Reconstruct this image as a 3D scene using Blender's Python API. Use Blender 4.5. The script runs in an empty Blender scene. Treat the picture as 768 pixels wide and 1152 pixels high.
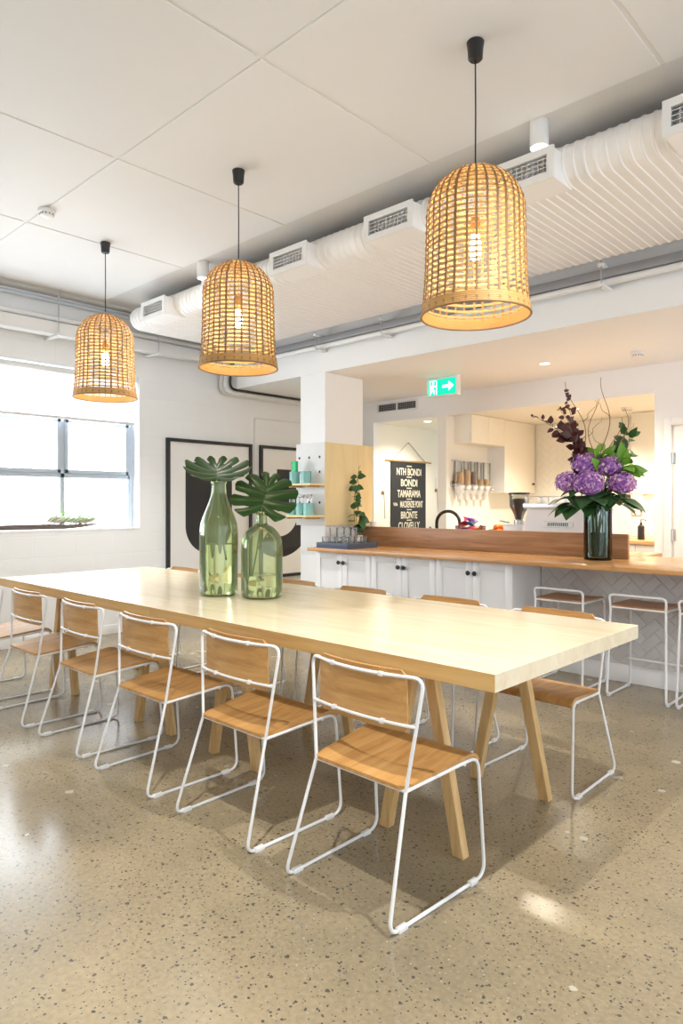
import bpy, bmesh, math, random
from mathutils import Vector, Matrix
random.seed(7)
PI = math.pi
scene = bpy.context.scene
C = scene.collection

# ------------------------------------------------------------------ mesh kit
class MB:
    def __init__(s):
        s.v = []; s.f = []
    def add(s, vs, fs, M=None):
        o = len(s.v)
        for p in vs:
            p = Vector(p)
            s.v.append(tuple(M @ p) if M is not None else tuple(p))
        for f in fs:
            s.f.append(tuple(i + o for i in f))
        return s
    def box(s, x0, x1, y0, y1, z0, z1, M=None, bev=0.0, seg=2):
        if x0 > x1: x0, x1 = x1, x0
        if y0 > y1: y0, y1 = y1, y0
        if z0 > z1: z0, z1 = z1, z0
        vs = [(x0,y0,z0),(x1,y0,z0),(x1,y1,z0),(x0,y1,z0),(x0,y0,z1),(x1,y0,z1),(x1,y1,z1),(x0,y1,z1)]
        fs = [(0,3,2,1),(4,5,6,7),(0,1,5,4),(1,2,6,5),(2,3,7,6),(3,0,4,7)]
        if bev > 0:
            bm = bmesh.new()
            bv = [bm.verts.new(p) for p in vs]
            for f in fs: bm.faces.new([bv[i] for i in f])
            bmesh.ops.bevel(bm, geom=list(bm.edges), offset=bev, segments=seg, profile=0.5, affect='EDGES')
            bm.verts.index_update()
            vs = [tuple(v.co) for v in bm.verts]
            fs = [[v.index for v in f.verts] for f in bm.faces]
            bm.free()
        return s.add(vs, fs, M)
    def prism(s, poly, d, M=None):
        """closed 2-D outline in local XY extruded from z=0 to z=d"""
        n = len(poly)
        vs = [(x, y, 0) for x, y in poly] + [(x, y, d) for x, y in poly]
        fs = [tuple(range(n-1, -1, -1)), tuple(range(n, 2*n))]
        fs += [(i, (i+1) % n, n+(i+1) % n, n+i) for i in range(n)]
        return s.add(vs, fs, M)
    def tube(s, pts, r, n=8, closed=False, M=None, caps=True, flat=None):
        pts = [Vector(p) for p in pts]
        N = len(pts)
        rad = r if isinstance(r, (list, tuple)) else [r]*N
        tan = []
        for i in range(N):
            if closed: t = pts[(i+1) % N] - pts[i-1]
            elif i == 0: t = pts[1]-pts[0]
            elif i == N-1: t = pts[-1]-pts[-2]
            else: t = (pts[i+1]-pts[i]).normalized() + (pts[i]-pts[i-1]).normalized()
            if t.length < 1e-9: t = Vector((0,0,1))
            tan.append(t.normalized())
        a = Vector((0,0,1)) if abs(tan[0].z) < .9 else Vector((1,0,0))
        nrm = (a - tan[0]*a.dot(tan[0])).normalized()
        vs = []; fs = []
        for i in range(N):
            nrm = nrm - tan[i]*nrm.dot(tan[i])
            if nrm.length < 1e-6:
                nrm = tan[i].orthogonal()
            nrm.normalize()
            b = tan[i].cross(nrm)
            for k in range(n):
                t = 2*PI*k/n
                fy = flat if flat else 1.0
                vs.append(pts[i] + (nrm*math.cos(t) + b*math.sin(t)*fy)*rad[i])
        R = N if closed else N-1
        for i in range(R):
            j = (i+1) % N
            for k in range(n):
                l = (k+1) % n
                fs.append((i*n+k, i*n+l, j*n+l, j*n+k))
        if caps and not closed:
            fs.append(tuple(range(n-1, -1, -1)))
            fs.append(tuple((N-1)*n+k for k in range(n)))
        return s.add(vs, fs, M)
    def lathe(s, prof, n=24, c=(0,0,0), M=None, loop=False):
        """profile (r,z) spun about z; r=0 points become poles"""
        vs = []; idx = []; fs = []
        for r, z in prof:
            if r < 1e-6:
                idx.append([len(vs)]*n); vs.append((c[0], c[1], c[2]+z))
            else:
                st = len(vs)
                for k in range(n):
                    t = 2*PI*k/n
                    vs.append((c[0]+r*math.cos(t), c[1]+r*math.sin(t), c[2]+z))
                idx.append([st+k for k in range(n)])
        m = len(prof)
        for i in range(m if loop else m-1):
            A = idx[i]; B = idx[(i+1) % m]
            for k in range(n):
                l = (k+1) % n
                q = []
                for t in (A[k], A[l], B[l], B[k]):
                    if t not in q: q.append(t)
                if len(q) > 2: fs.append(tuple(q))
        return s.add(vs, fs, M)
    def grid(s, fn, nu, nv, M=None, th=0.0):
        """surface fn(u,v)->point; th thickens it along its normal into a closed slab"""
        P = [[Vector(fn(i/nu, j/nv)) for j in range(nv+1)] for i in range(nu+1)]
        vs = [p for row in P for p in row]
        w = nv+1
        fs = [(i*w+j, (i+1)*w+j, (i+1)*w+j+1, i*w+j+1) for i in range(nu) for j in range(nv)]
        if th:
            o = len(vs); bot = []
            for i in range(nu+1):
                for j in range(nv+1):
                    du = P[min(i+1,nu)][j]-P[max(i-1,0)][j]; dv = P[i][min(j+1,nv)]-P[i][max(j-1,0)]
                    nn = du.cross(dv)
                    if nn.length > 1e-12: nn.normalize()
                    bot.append(P[i][j]-nn*th)
            vs += bot
            fs += [tuple(o+k for k in reversed(f)) for f in list(fs)]
            for i in range(nu):
                fs.append((i*w, o+i*w, o+(i+1)*w, (i+1)*w))
                fs.append((i*w+nv, (i+1)*w+nv, o+(i+1)*w+nv, o+i*w+nv))
            for j in range(nv):
                fs.append((j, j+1, o+j+1, o+j))
                fs.append((nu*w+j, o+nu*w+j, o+nu*w+j+1, nu*w+j+1))
        return s.add(vs, fs, M)
    def blob(s, c, rx, ry, rz, nu=12, nv=8, M=None):
        pr = [(max(0.0, math.sin(PI*i/nv)), -math.cos(PI*i/nv)) for i in range(nv+1)]
        m = Matrix.Translation(c) @ Matrix.Diagonal((rx, ry, rz, 1))
        if M is not None: m = M @ m
        return s.lathe(pr, nu, M=m)
    def build(s, name, mat, parent=None, smooth=35, loc=None, rotz=0):
        me = bpy.data.meshes.new(name)
        me.from_pydata(s.v, [], s.f)
        me.validate(); me.update()
        bm = bmesh.new(); bm.from_mesh(me)
        bmesh.ops.recalc_face_normals(bm, faces=bm.faces); bm.to_mesh(me); bm.free()
        if smooth:
            me.shade_smooth(); me.set_sharp_from_angle(angle=math.radians(smooth))
        me.materials.append(mat)
        o = bpy.data.objects.new(name, me); C.objects.link(o)
        if loc is not None: o.location = loc
        o.rotation_euler[2] = rotz
        if parent is not None: o.parent = parent
        return o

def fillet(pts, r, seg=6):
    pts = [Vector(p) for p in pts]; out = [pts[0]]
    for i in range(1, len(pts)-1):
        p = pts[i]; a = pts[i-1]-p; b = pts[i+1]-p
        ang = a.angle(b); rr = r[i-1] if isinstance(r, (list, tuple)) else r
        d = min(rr/math.tan(ang/2), a.length*.49, b.length*.49)
        A = p + a.normalized()*d; B = p + b.normalized()*d
        for k in range(seg+1):
            t = k/seg
            out.append(A*(1-t)**2 + p*2*t*(1-t) + B*t*t)
    out.append(pts[-1]); return out

def tag(o, label, cat, group=None, kind=None):
    o['label'] = label; o['category'] = cat
    if group: o['group'] = group
    if kind: o['kind'] = kind
    return o
def empty(name, loc=(0,0,0), rotz=0):
    o = bpy.data.objects.new(name, None); C.objects.link(o)
    o.location = loc; o.rotation_euler = (0,0,rotz); o.empty_display_size = .05
    return o
def thing(name, label, cat, loc=(0,0,0), rotz=0, group=None):
    return tag(empty(name, loc, rotz), label, cat, group)
def struct(o, label=None):
    o['kind'] = 'structure'
    if label: o['label'] = label
    return o
def dup(root, loc=None, rotz=None, label=None, group=None):
    r = root.copy(); C.objects.link(r)
    if loc is not None: r.location = loc
    if rotz is not None: r.rotation_euler[2] = rotz
    if label: r['label'] = label
    if group: r['group'] = group
    for ch in list(root.children):
        c = ch.copy(); C.objects.link(c); c.parent = r
        for g in ch.children:
            d = g.copy(); C.objects.link(d); d.parent = c
    return r
def T(x=0, y=0, z=0): return Matrix.Translation((x, y, z))
def RX(a): return Matrix.Rotation(a, 4, 'X')
def RY(a): return Matrix.Rotation(a, 4, 'Y')
def RZ(a): return Matrix.Rotation(a, 4, 'Z')

# ------------------------------------------------------------------ materials
def srgb(r, g, b):
    f = lambda c: c/12.92 if c <= .04045 else ((c+.055)/1.055)**2.4
    return (f(r/255), f(g/255), f(b/255), 1)
def new_mat(name):
    m = bpy.data.materials.new(name); m.use_nodes = True
    nt = m.node_tree
    return m, nt, nt.nodes['Principled BSDF']
def N(nt, typ, **kw):
    n = nt.nodes.new(typ)
    for k, v in kw.items(): setattr(n, k, v)
    return n
def plain(name, col, rough=.5, metal=0, spec=.5, bump=0, bscale=80, trans=0, emit=None, estr=0, sss=0, var=.04):
    m, nt, b = new_mat(name)
    b.inputs['Roughness'].default_value = rough
    b.inputs['Metallic'].default_value = metal
    b.inputs['Specular IOR Level'].default_value = spec
    tc = N(nt, 'ShaderNodeTexCoord')
    no = N(nt, 'ShaderNodeTexNoise'); no.inputs['Scale'].default_value = 6; no.inputs['Detail'].default_value = 4
    nt.links.new(tc.outputs['Object'], no.inputs['Vector'])
    mix = N(nt, 'ShaderNodeMixRGB'); mix.inputs['Color1'].default_value = tuple(c*(1-var) for c in col[:3])+(1,)
    mix.inputs['Color2'].default_value = tuple(min(1, c*(1+var)) for c in col[:3])+(1,)
    nt.links.new(no.outputs['Fac'], mix.inputs['Fac']); nt.links.new(mix.outputs[0], b.inputs['Base Color'])
    if bump:
        n2 = N(nt, 'ShaderNodeTexNoise'); n2.inputs['Scale'].default_value = bscale
        nt.links.new(tc.outputs['Object'], n2.inputs['Vector'])
        bp = N(nt, 'ShaderNodeBump'); bp.inputs['Strength'].default_value = bump; bp.inputs['Distance'].default_value = .01
        nt.links.new(n2.outputs['Fac'], bp.inputs['Height']); nt.links.new(bp.outputs[0], b.inputs['Normal'])
    if emit:
        b.inputs['Emission Color'].default_value = emit; b.inputs['Emission Strength'].default_value = estr
    if trans: b.inputs['Transmission Weight'].default_value = trans
    return m
def wood(name, c1, c2, c3, axis='X', scale=1.0, rough=.4, stretch=14, spec=.4, coat=0):
    m, nt, b = new_mat(name)
    tc = N(nt, 'ShaderNodeTexCoord'); mp = N(nt, 'ShaderNodeMapping')
    sc = {'X': (1, stretch, stretch), 'Y': (stretch, 1, stretch), 'Z': (stretch, stretch, 1)}[axis]
    mp.inputs['Scale'].default_value = tuple(v*scale for v in sc)
    nt.links.new(tc.outputs['Object'], mp.inputs['Vector'])
    no = N(nt, 'ShaderNodeTexNoise'); no.inputs['Scale'].default_value = 2.2; no.inputs['Detail'].default_value = 7
    no.inputs['Roughness'].default_value = .62; no.inputs['Distortion'].default_value = .6
    nt.links.new(mp.outputs[0], no.inputs['Vector'])
    rp = N(nt, 'ShaderNodeValToRGB'); e = rp.color_ramp.elements
    e[0].position = .3; e[0].color = c1; e[1].position = .72; e[1].color = c3
    k = e.new(.5); k.color = c2
    nt.links.new(no.outputs['Fac'], rp.inputs['Fac']); nt.links.new(rp.outputs[0], b.inputs['Base Color'])
    b.inputs['Roughness'].default_value = rough; b.inputs['Specular IOR Level'].default_value = spec
    b.inputs['Coat Weight'].default_value = coat; b.inputs['Coat Roughness'].default_value = .15
    bp = N(nt, 'ShaderNodeBump'); bp.inputs['Strength'].default_value = .06; bp.inputs['Distance'].default_value = .004
    nt.links.new(no.outputs['Fac'], bp.inputs['Height']); nt.links.new(bp.outputs[0], b.inputs['Normal'])
    return m
def emitter(name, col, s):
    m = bpy.data.materials.new(name); m.use_nodes = True; nt = m.node_tree
    nt.nodes.clear(); o = N(nt, 'ShaderNodeOutputMaterial'); e = N(nt, 'ShaderNodeEmission')
    e.inputs[0].default_value = col; e.inputs[1].default_value = s
    nt.links.new(e.outputs[0], o.inputs[0]); return m
def thin_glass(name, col, tint_edge=None, refl=1.0, inner_glow=0.0, glow_col=(1,1,1,1)):
    """thin-walled glass: tinted see-through, mirror-like at grazing angles"""
    m = bpy.data.materials.new(name); m.use_nodes = True; nt = m.node_tree
    nt.nodes.clear(); o = N(nt, 'ShaderNodeOutputMaterial')
    lw = N(nt, 'ShaderNodeLayerWeight'); lw.inputs[0].default_value = .22
    rp = N(nt, 'ShaderNodeMixRGB'); rp.inputs[1].default_value = col; rp.inputs[2].default_value = tint_edge or col
    nt.links.new(lw.outputs['Facing'], rp.inputs[0])
    t = N(nt, 'ShaderNodeBsdfTransparent'); nt.links.new(rp.outputs[0], t.inputs[0])
    g = N(nt, 'ShaderNodeBsdfGlossy'); g.inputs['Roughness'].default_value = .03
    fr = N(nt, 'ShaderNodeFresnel'); fr.inputs[0].default_value = 1.45
    mul = N(nt, 'ShaderNodeMath', operation='MULTIPLY'); mul.inputs[1].default_value = refl
    nt.links.new(fr.outputs[0], mul.inputs[0])
    mx = N(nt, 'ShaderNodeMixShader'); nt.links.new(mul.outputs[0], mx.inputs[0])
    nt.links.new(t.outputs[0], mx.inputs[1]); nt.links.new(g.outputs[0], mx.inputs[2])
    out = mx.outputs[0]
    if inner_glow:                                           # diffuse tint painted in for light scattered inside the glass
        d = N(nt, 'ShaderNodeBsdfDiffuse'); d.inputs[0].default_value = glow_col
        tr = N(nt, 'ShaderNodeBsdfTranslucent'); tr.inputs[0].default_value = glow_col
        m2 = N(nt, 'ShaderNodeMixShader'); nt.links.new(d.outputs[0], m2.inputs[1]); nt.links.new(tr.outputs[0], m2.inputs[2])
        m3 = N(nt, 'ShaderNodeMixShader'); m3.inputs[0].default_value = inner_glow
        nt.links.new(out, m3.inputs[1]); nt.links.new(m2.outputs[0], m3.inputs[2]); out = m3.outputs[0]
    nt.links.new(out, o.inputs[0]); return m
def brick_wall(name, col, plane='YZ', bump=.35):
    m, nt, b = new_mat(name)
    b.inputs['Roughness'].default_value = .55
    tc = N(nt, 'ShaderNodeTexCoord'); sp = N(nt, 'ShaderNodeSeparateXYZ'); cb = N(nt, 'ShaderNodeCombineXYZ')
    nt.links.new(tc.outputs['Object'], sp.inputs[0])
    nt.links.new(sp.outputs['Y' if plane == 'YZ' else 'X'], cb.inputs[0]); nt.links.new(sp.outputs['Z'], cb.inputs[1])
    br = N(nt, 'ShaderNodeTexBrick'); br.inputs['Scale'].default_value = 1
    br.inputs['Brick Width'].default_value = .40; br.inputs['Row Height'].default_value = .20
    br.inputs['Mortar Size'].default_value = .006; br.inputs['Mortar Smooth'].default_value = .6
    nt.links.new(cb.outputs[0], br.inputs['Vector'])
    no = N(nt, 'ShaderNodeTexNoise'); no.inputs['Scale'].default_value = 25; no.inputs['Detail'].default_value = 5
    nt.links.new(tc.outputs['Object'], no.inputs['Vector'])
    ad = N(nt, 'ShaderNodeMath', operation='MULTIPLY_ADD'); ad.inputs[1].default_value = -1.0
    nt.links.new(br.outputs['Fac'], ad.inputs[0]); 
    ml = N(nt, 'ShaderNodeMath', operation='MULTIPLY'); ml.inputs[1].default_value = .35
    nt.links.new(no.outputs['Fac'], ml.inputs[0]); nt.links.new(ml.outputs[0], ad.inputs[2])
    bp = N(nt, 'ShaderNodeBump'); bp.inputs['Strength'].default_value = bump; bp.inputs['Distance'].default_value = .004
    nt.links.new(ad.outputs[0], bp.inputs['Height']); nt.links.new(bp.outputs[0], b.inputs['Normal'])
    b.inputs['Base Color'].default_value = col
    return m
def concrete(name):
    m, nt, b = new_mat(name)
    L = nt.links.new
    tc = N(nt, 'ShaderNodeTexCoord')
    big = N(nt, 'ShaderNodeTexNoise'); big.inputs['Scale'].default_value = .9; big.inputs['Detail'].default_value = 6; big.inputs['Roughness'].default_value = .6
    L(tc.outputs['Object'], big.inputs['Vector'])
    r0 = N(nt, 'ShaderNodeValToRGB'); e = r0.color_ramp.elements
    e[0].position = .32; e[0].color = srgb(134, 123, 102); e[1].position = .68; e[1].color = srgb(176, 160, 128)
    L(big.outputs['Fac'], r0.inputs['Fac'])
    fine = N(nt, 'ShaderNodeTexNoise'); fine.inputs['Scale'].default_value = 60; fine.inputs['Detail'].default_value = 6
    L(tc.outputs['Object'], fine.inputs['Vector'])
    r1 = N(nt, 'ShaderNodeValToRGB'); e = r1.color_ramp.elements
    e[0].position = .3; e[0].color = (.72, .72, .72, 1); e[1].position = .7; e[1].color = (1, 1, 1, 1)
    L(fine.outputs['Fac'], r1.inputs['Fac'])
    mul = N(nt, 'ShaderNodeMixRGB', blend_type='MULTIPLY'); mul.inputs['Fac'].default_value = .8
    L(r0.outputs[0], mul.inputs[1]); L(r1.outputs[0], mul.inputs[2])
    cur = mul.outputs[0]
    dens = N(nt, 'ShaderNodeTexNoise'); dens.inputs['Scale'].default_value = 1.3; dens.inputs['Detail'].default_value = 3
    L(tc.outputs['Object'], dens.inputs['Vector'])
    warp = N(nt, 'ShaderNodeTexNoise'); warp.inputs['Scale'].default_value = 70; warp.inputs['Detail'].default_value = 2
    L(tc.outputs['Object'], warp.inputs['Vector'])
    wv = N(nt, 'ShaderNodeVectorMath', operation='MULTIPLY_ADD'); wv.inputs[1].default_value = (.012, .012, .012)
    L(warp.outputs['Color'], wv.inputs[0]); L(tc.outputs['Object'], wv.inputs[2])
    for sc, thr, rad, cols in ((60, .60, .40, ((.055,.055,.055), (.17,.15,.12), (.02,.022,.028), (.36,.22,.10))),
                               (115, .50, .44, ((.10,.095,.085), (.30,.27,.21), (.035,.036,.04), (.40,.36,.29))),
                               (15, .965, .40, ((.5,.46,.38), (.62,.58,.5), (.28,.25,.2), (.6,.57,.5)))):
        vo = N(nt, 'ShaderNodeTexVoronoi'); vo.inputs['Scale'].default_value = sc; vo.inputs['Randomness'].default_value = 1
        L(wv.outputs[0], vo.inputs['Vector'])
        sp = N(nt, 'ShaderNodeSeparateColor'); L(vo.outputs['Color'], sp.inputs[0])
        # present where the cell's random number beats a threshold that the patchy density moves
        th = N(nt, 'ShaderNodeMath', operation='MULTIPLY_ADD'); th.inputs[1].default_value = -1.1 if sc != 15 else 0.0; th.inputs[2].default_value = thr+.55 if sc != 15 else thr
        L(dens.outputs['Fac'], th.inputs[0])
        on = N(nt, 'ShaderNodeMath', operation='GREATER_THAN'); L(sp.outputs[0], on.inputs[0]); L(th.outputs[0], on.inputs[1])
        rr = N(nt, 'ShaderNodeMath', operation='MULTIPLY'); rr.inputs[1].default_value = rad; L(sp.outputs[1], rr.inputs[0])
        ins = N(nt, 'ShaderNodeMath', operation='LESS_THAN'); L(vo.outputs['Distance'], ins.inputs[0]); L(rr.outputs[0], ins.inputs[1])
        msk = N(nt, 'ShaderNodeMath', operation='MULTIPLY'); L(on.outputs[0], msk.inputs[0]); L(ins.outputs[0], msk.inputs[1])
        m9 = N(nt, 'ShaderNodeMath', operation='MULTIPLY'); m9.inputs[1].default_value = .85; L(msk.outputs[0], m9.inputs[0])
        cr = N(nt, 'ShaderNodeValToRGB'); cr.color_ramp.interpolation = 'CONSTANT'; e = cr.color_ramp.elements
        e[0].position = 0; e[0].color = cols[0]+(1,); e[1].position = .45; e[1].color = cols[1]+(1,)
        k = e.new(.7); k.color = cols[2]+(1,); k = e.new(.93); k.color = cols[3]+(1,)
        L(sp.outputs[2], cr.inputs['Fac'])
        mx = N(nt, 'ShaderNodeMixRGB'); L(m9.outputs[0], mx.inputs[0]); L(cur, mx.inputs[1]); L(cr.outputs[0], mx.inputs[2])
        cur = mx.outputs[0]
    L(cur, b.inputs['Base Color'])
    rr = N(nt, 'ShaderNodeMapRange'); rr.inputs[1].default_value = .3; rr.inputs[2].default_value = .7
    rr.inputs[3].default_value = .14; rr.inputs[4].default_value = .30
    L(big.outputs['Fac'], rr.inputs[0]); L(rr.outputs[0], b.inputs['Roughness'])
    b.inputs['Specular IOR Level'].default_value = .5
    return m

M = {}
M['ceil'] = plain('ceiling_paint', (.72,.71,.70,1), .7, var=.015)
M['slab'] = plain('slab_paint', (.63,.61,.585,1), .7, var=.03)
M['wall'] = plain('white_wall_paint', (.84,.84,.835,1), .55, bump=.05, bscale=120, var=.01)
M['cream'] = plain('cream_kitchen_paint', (.86,.84,.77,1), .5, var=.01)
M['brick'] = brick_wall('white_painted_blockwork', (.86,.87,.88,1))
M['floor'] = concrete('polished_concrete')
M['duct'] = plain('white_duct_paint', (.83,.82,.81,1), .45, var=.015)
M['greyrail'] = plain('grey_galvanised_rail', (.30,.30,.31,1), .5, metal=.3)
M['dark'] = plain('dark_void', (.03,.03,.03,1), .7)
M['white_metal'] = plain('white_powder_coat', (.76,.76,.755,1), .35, var=.01)
M['white_gloss'] = plain('white_cabinet_lacquer', (.84,.84,.845,1), .32, var=.01)
M['cream_gloss'] = plain('cream_cabinet_lacquer', (.87,.84,.74,1), .4, var=.01)
M['black'] = plain('black_plastic', (.012,.012,.013,1), .4)
M['black_matte'] = plain('black_paint', (.02,.02,.022,1), .55)
M['oak'] = wood('honey_oak_ply', srgb(166,120,68), srgb(188,142,86), srgb(206,162,106), 'X', 1, .38)
M['oak_y'] = wood('honey_oak_seat', srgb(160,114,64), srgb(184,138,82), srgb(202,158,102), 'Y', 1, .36)
M['birch'] = wood('pale_birch_top', srgb(212,195,164), srgb(221,207,178), srgb(228,215,190), 'X', .6, .2, 9, .6)
M['edge'] = wood('ochre_edge_band', srgb(186,146,90), srgb(200,162,104), srgb(212,176,118), 'X', 1, .35, 14)
M['birch_leg'] = wood('birch_leg', srgb(190,152,98), srgb(208,172,118), srgb(220,188,136), 'Z', 1, .45)
M['counter'] = wood('oak_counter', srgb(176,124,74), srgb(196,146,94), srgb(210,164,112), 'X', .8, .22, 16, .5)
M['riser'] = wood('oak_riser', srgb(150,106,70), srgb(172,128,90), srgb(190,148,108), 'X', .9, .4, 14)
M['ply'] = wood('plywood_panel', srgb(226,204,150), srgb(234,214,164), srgb(240,222,176), 'Z', .5, .5, 6)
M['bamboo'] = plain('bamboo_strip', srgb(198,152,90), .55, var=.15)
M['bamboo_dark'] = plain('bamboo_rib', srgb(140,106,62), .6, var=.2)
M['bulb'] = emitter('bulb_glow', (1, .84, .55, 1), 22)
M['lamp_lens'] = emitter('downlight_lens', (1, .95, .86, 1), 9)
M['pane'] = emitter('frosted_daylit_pane', (.86, .935, 1, 1), 7)
M['window_frame'] = plain('grey_window_frame', srgb(186,197,210), .4, metal=.0)
M['glass_green'] = thin_glass('green_bottle_glass', (.955,.982,.87,1), (.72,.87,.47,1), .9, .05, (.82,.94,.56,1))
M['glass_clear'] = thin_glass('clear_glass', (.98,.985,.985,1), (.86,.88,.88,1), .8, .03, (.9,.92,.92,1))
M['glass_blue'] = thin_glass('blue_green_vase_glass', (.74,.83,.82,1), (.26,.40,.42,1))
M['monstera'] = plain('monstera_green', (.017,.055,.009,1), .33, spec=.2, var=.5)
M['vein'] = plain('leaf_vein', (.075,.15,.035,1), .45, var=.1)
M['stem'] = plain('stem_green', (.06,.13,.03,1), .5, var=.2)
M['green'] = plain('fresh_green_leaf', (.16,.36,.035,1), .4, var=.3)
M['dkgreen'] = plain('dark_green_leaf', (.03,.10,.025,1), .35, var=.3)
M['burgundy'] = plain('burgundy_leaf', (.075,.018,.018,1), .45, var=.35)
M['twig'] = plain('willow_twig', srgb(134,108,82), .7, var=.2)
M['teal'] = plain('teal_glass_cup', srgb(130,186,182), .25, var=.08)
M['steel'] = plain('brushed_steel', (.6,.6,.6,1), .28, metal=1)
M['beans'] = plain('coffee_beans', (.035,.016,.01,1), .5, bump=.6, bscale=120, var=.3)
M['cereal'] = plain('golden_cereal', srgb(212,160,78), .8, bump=1, bscale=90, var=.3)
M['cereal_dark'] = plain('brown_cereal', srgb(132,82,40), .8, bump=1, bscale=90, var=.4)
M['slate'] = plain('slate_blue_tray', srgb(66,78,100), .5)
M['tile'] = plain('pale_grey_tile', (.66,.64,.63,1), .25, var=.04)
M['grout'] = plain('grout', (.80,.79,.78,1), .8)
M['tile_cream'] = plain('cream_tile', (.84,.81,.72,1), .3, var=.03)
M['paper'] = plain('print_paper', (.86,.85,.83,1), .5, var=.01)
M['bone'] = plain('cream_lettering', srgb(232,226,206), .7)
M['brass'] = plain('brass_rod', srgb(196,150,84), .4, metal=.4)
def water_mat(name, col):
    m, nt, b = new_mat(name)
    b.inputs['Base Color'].default_value = col; b.inputs['Roughness'].default_value = 0
    b.inputs['IOR'].default_value = 1.33; b.inputs['Transmission Weight'].default_value = 1
    return m
M['water'] = water_mat('water', (.95,.98,.87,1))
def petals(name):
    m, nt, b = new_mat(name); L = nt.links.new
    tc = N(nt, 'ShaderNodeTexCoord'); vo = N(nt, 'ShaderNodeTexVoronoi'); vo.inputs['Scale'].default_value = 55
    L(tc.outputs['Object'], vo.inputs['Vector'])
    sp = N(nt, 'ShaderNodeSeparateColor'); L(vo.outputs['Color'], sp.inputs[0])
    rp = N(nt, 'ShaderNodeValToRGB'); e = rp.color_ramp.elements
    e[0].position = 0; e[0].color = srgb(112, 62, 150); e[1].position = 1; e[1].color = srgb(240, 214, 224)
    k = e.new(.45); k.color = srgb(158, 100, 184); k = e.new(.78); k.color = srgb(198, 140, 194)
    L(sp.outputs[0], rp.inputs[0]); L(rp.outputs[0], b.inputs['Base Color'])
    b.inputs['Roughness'].default_value = .6
    return m
M['petal'] = petals('hydrangea_petals')
def blind_mat():
    m = bpy.data.materials.new('blind_fabric'); m.use_nodes = True; nt = m.node_tree; nt.nodes.clear()
    o = N(nt, 'ShaderNodeOutputMaterial'); d = N(nt, 'ShaderNodeBsdfDiffuse'); t = N(nt, 'ShaderNodeBsdfTranslucent')
    d.inputs[0].default_value = (.88,.88,.88,1); t.inputs[0].default_value = (.9,.92,.94,1)
    mx = N(nt, 'ShaderNodeMixShader'); mx.inputs[0].default_value = .5
    nt.links.new(d.outputs[0], mx.inputs[1]); nt.links.new(t.outputs[0], mx.inputs[2]); nt.links.new(mx.outputs[0], o.inputs[0])
    return m
M['blind'] = blind_mat()

# ------------------------------------------------------------------ camera
TH = math.radians(43.5)
cam_d = bpy.data.cameras.new('camera'); cam = bpy.data.objects.new('camera', cam_d); C.objects.link(cam)
cam.location = (0, 0, 1.3); cam.rotation_euler = (PI/2, 0, TH)
cam_d.sensor_fit = 'VERTICAL'; cam_d.sensor_height = 36; cam_d.sensor_width = 24; cam_d.lens = 36*766/1152
cam_d.shift_y = -9/1152; cam_d.clip_start = .05; cam_d.clip_end = 100
scene.camera = cam
# ------------------------------------------------------------------ the room
XW = -6.38; YB = 6.6; ZC = 3.24
b = MB(); b.box(-6.7, 3.2, -2.6, 9.2, -.12, 0); struct(b.build('floor', M['floor'], smooth=0))
# ceiling: flush sheets with open joints under a slab
b = MB()
xs = [-6.12] + [-4.79+1.25*i for i in range(0, 7)]
ys = [-1.85, -.6, .65, 1.9, 3.17]
g = .011
for i in range(len(xs)-1):
    for j in range(len(ys)-1):
        b.box(xs[i]+g, xs[i+1]-g, ys[j]+g, ys[j+1]-g, ZC, ZC+.012, bev=.002, seg=1)
for x in xs[1:-1]: b.box(x-g, x+g, ys[0]+g, ys[-1]-g, ZC+.0045, ZC+.012)
for y in ys[1:-1]: b.box(xs[0]+g, xs[-1]-g, y-g, y+g, ZC+.0052, ZC+.012)
struct(b.build('ceiling', M['ceil'], smooth=20))
b = MB(); b.box(-6.7, 3.2, -2.6, 4.9, ZC+.012, ZC+.16); struct(b.build('ceiling_slab', M['slab'], smooth=0))
# bulkhead with its low soffit
b = MB(); b.box(XW, 3.2, 4.75, YB+.12, 2.6, ZC+.012); struct(b.build('ceiling_bulkhead', M['wall'], smooth=0))
# left wall with window opening
WY0, WY1, WZ0, WZ1 = -.7, 3.68, 1.054, 2.62
b = MB()
b.box(XW-.26, XW, -2.6, WY0, 0, ZC+.16); b.box(XW-.26, XW, WY1, 9.2, 0, ZC+.16)
b.box(XW-.26, XW, WY0, WY1, 0, WZ0); b.box(XW-.26, XW, WY0, WY1, WZ1, ZC+.16)
struct(b.build('wall_left', M['brick'], smooth=0))
b = MB(); b.box(XW, 3.2, -2.62, -2.5, 0, ZC+.16); struct(b.build('added_front_wall', M['wall'], smooth=0))  # unseen wall added behind the camera to cut daylight from that side
# back wall of the room with hall opening, serving hatch and door opening
HX0, HX1, KX1, ZH = -5.70, -4.70, -2.25, 2.335
DX0, DX1, DZ = -2.086, -1.25, 2.01
b = MB()
b.box(XW, HX0, YB, YB+.12, 0, 2.6)
b.box(HX0, KX1, YB, YB+.12, ZH, 2.6)
b.box(KX1, DX0-.02, YB, YB+.12, 0, 2.6); b.box(DX0-.02, DX1+.02, YB, YB+.12, DZ+.02, 2.6)
b.box(DX1+.02, 3.2, YB, YB+.12, 0, 2.6)
struct(b.build('wall_back', M['wall'], smooth=0))
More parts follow.
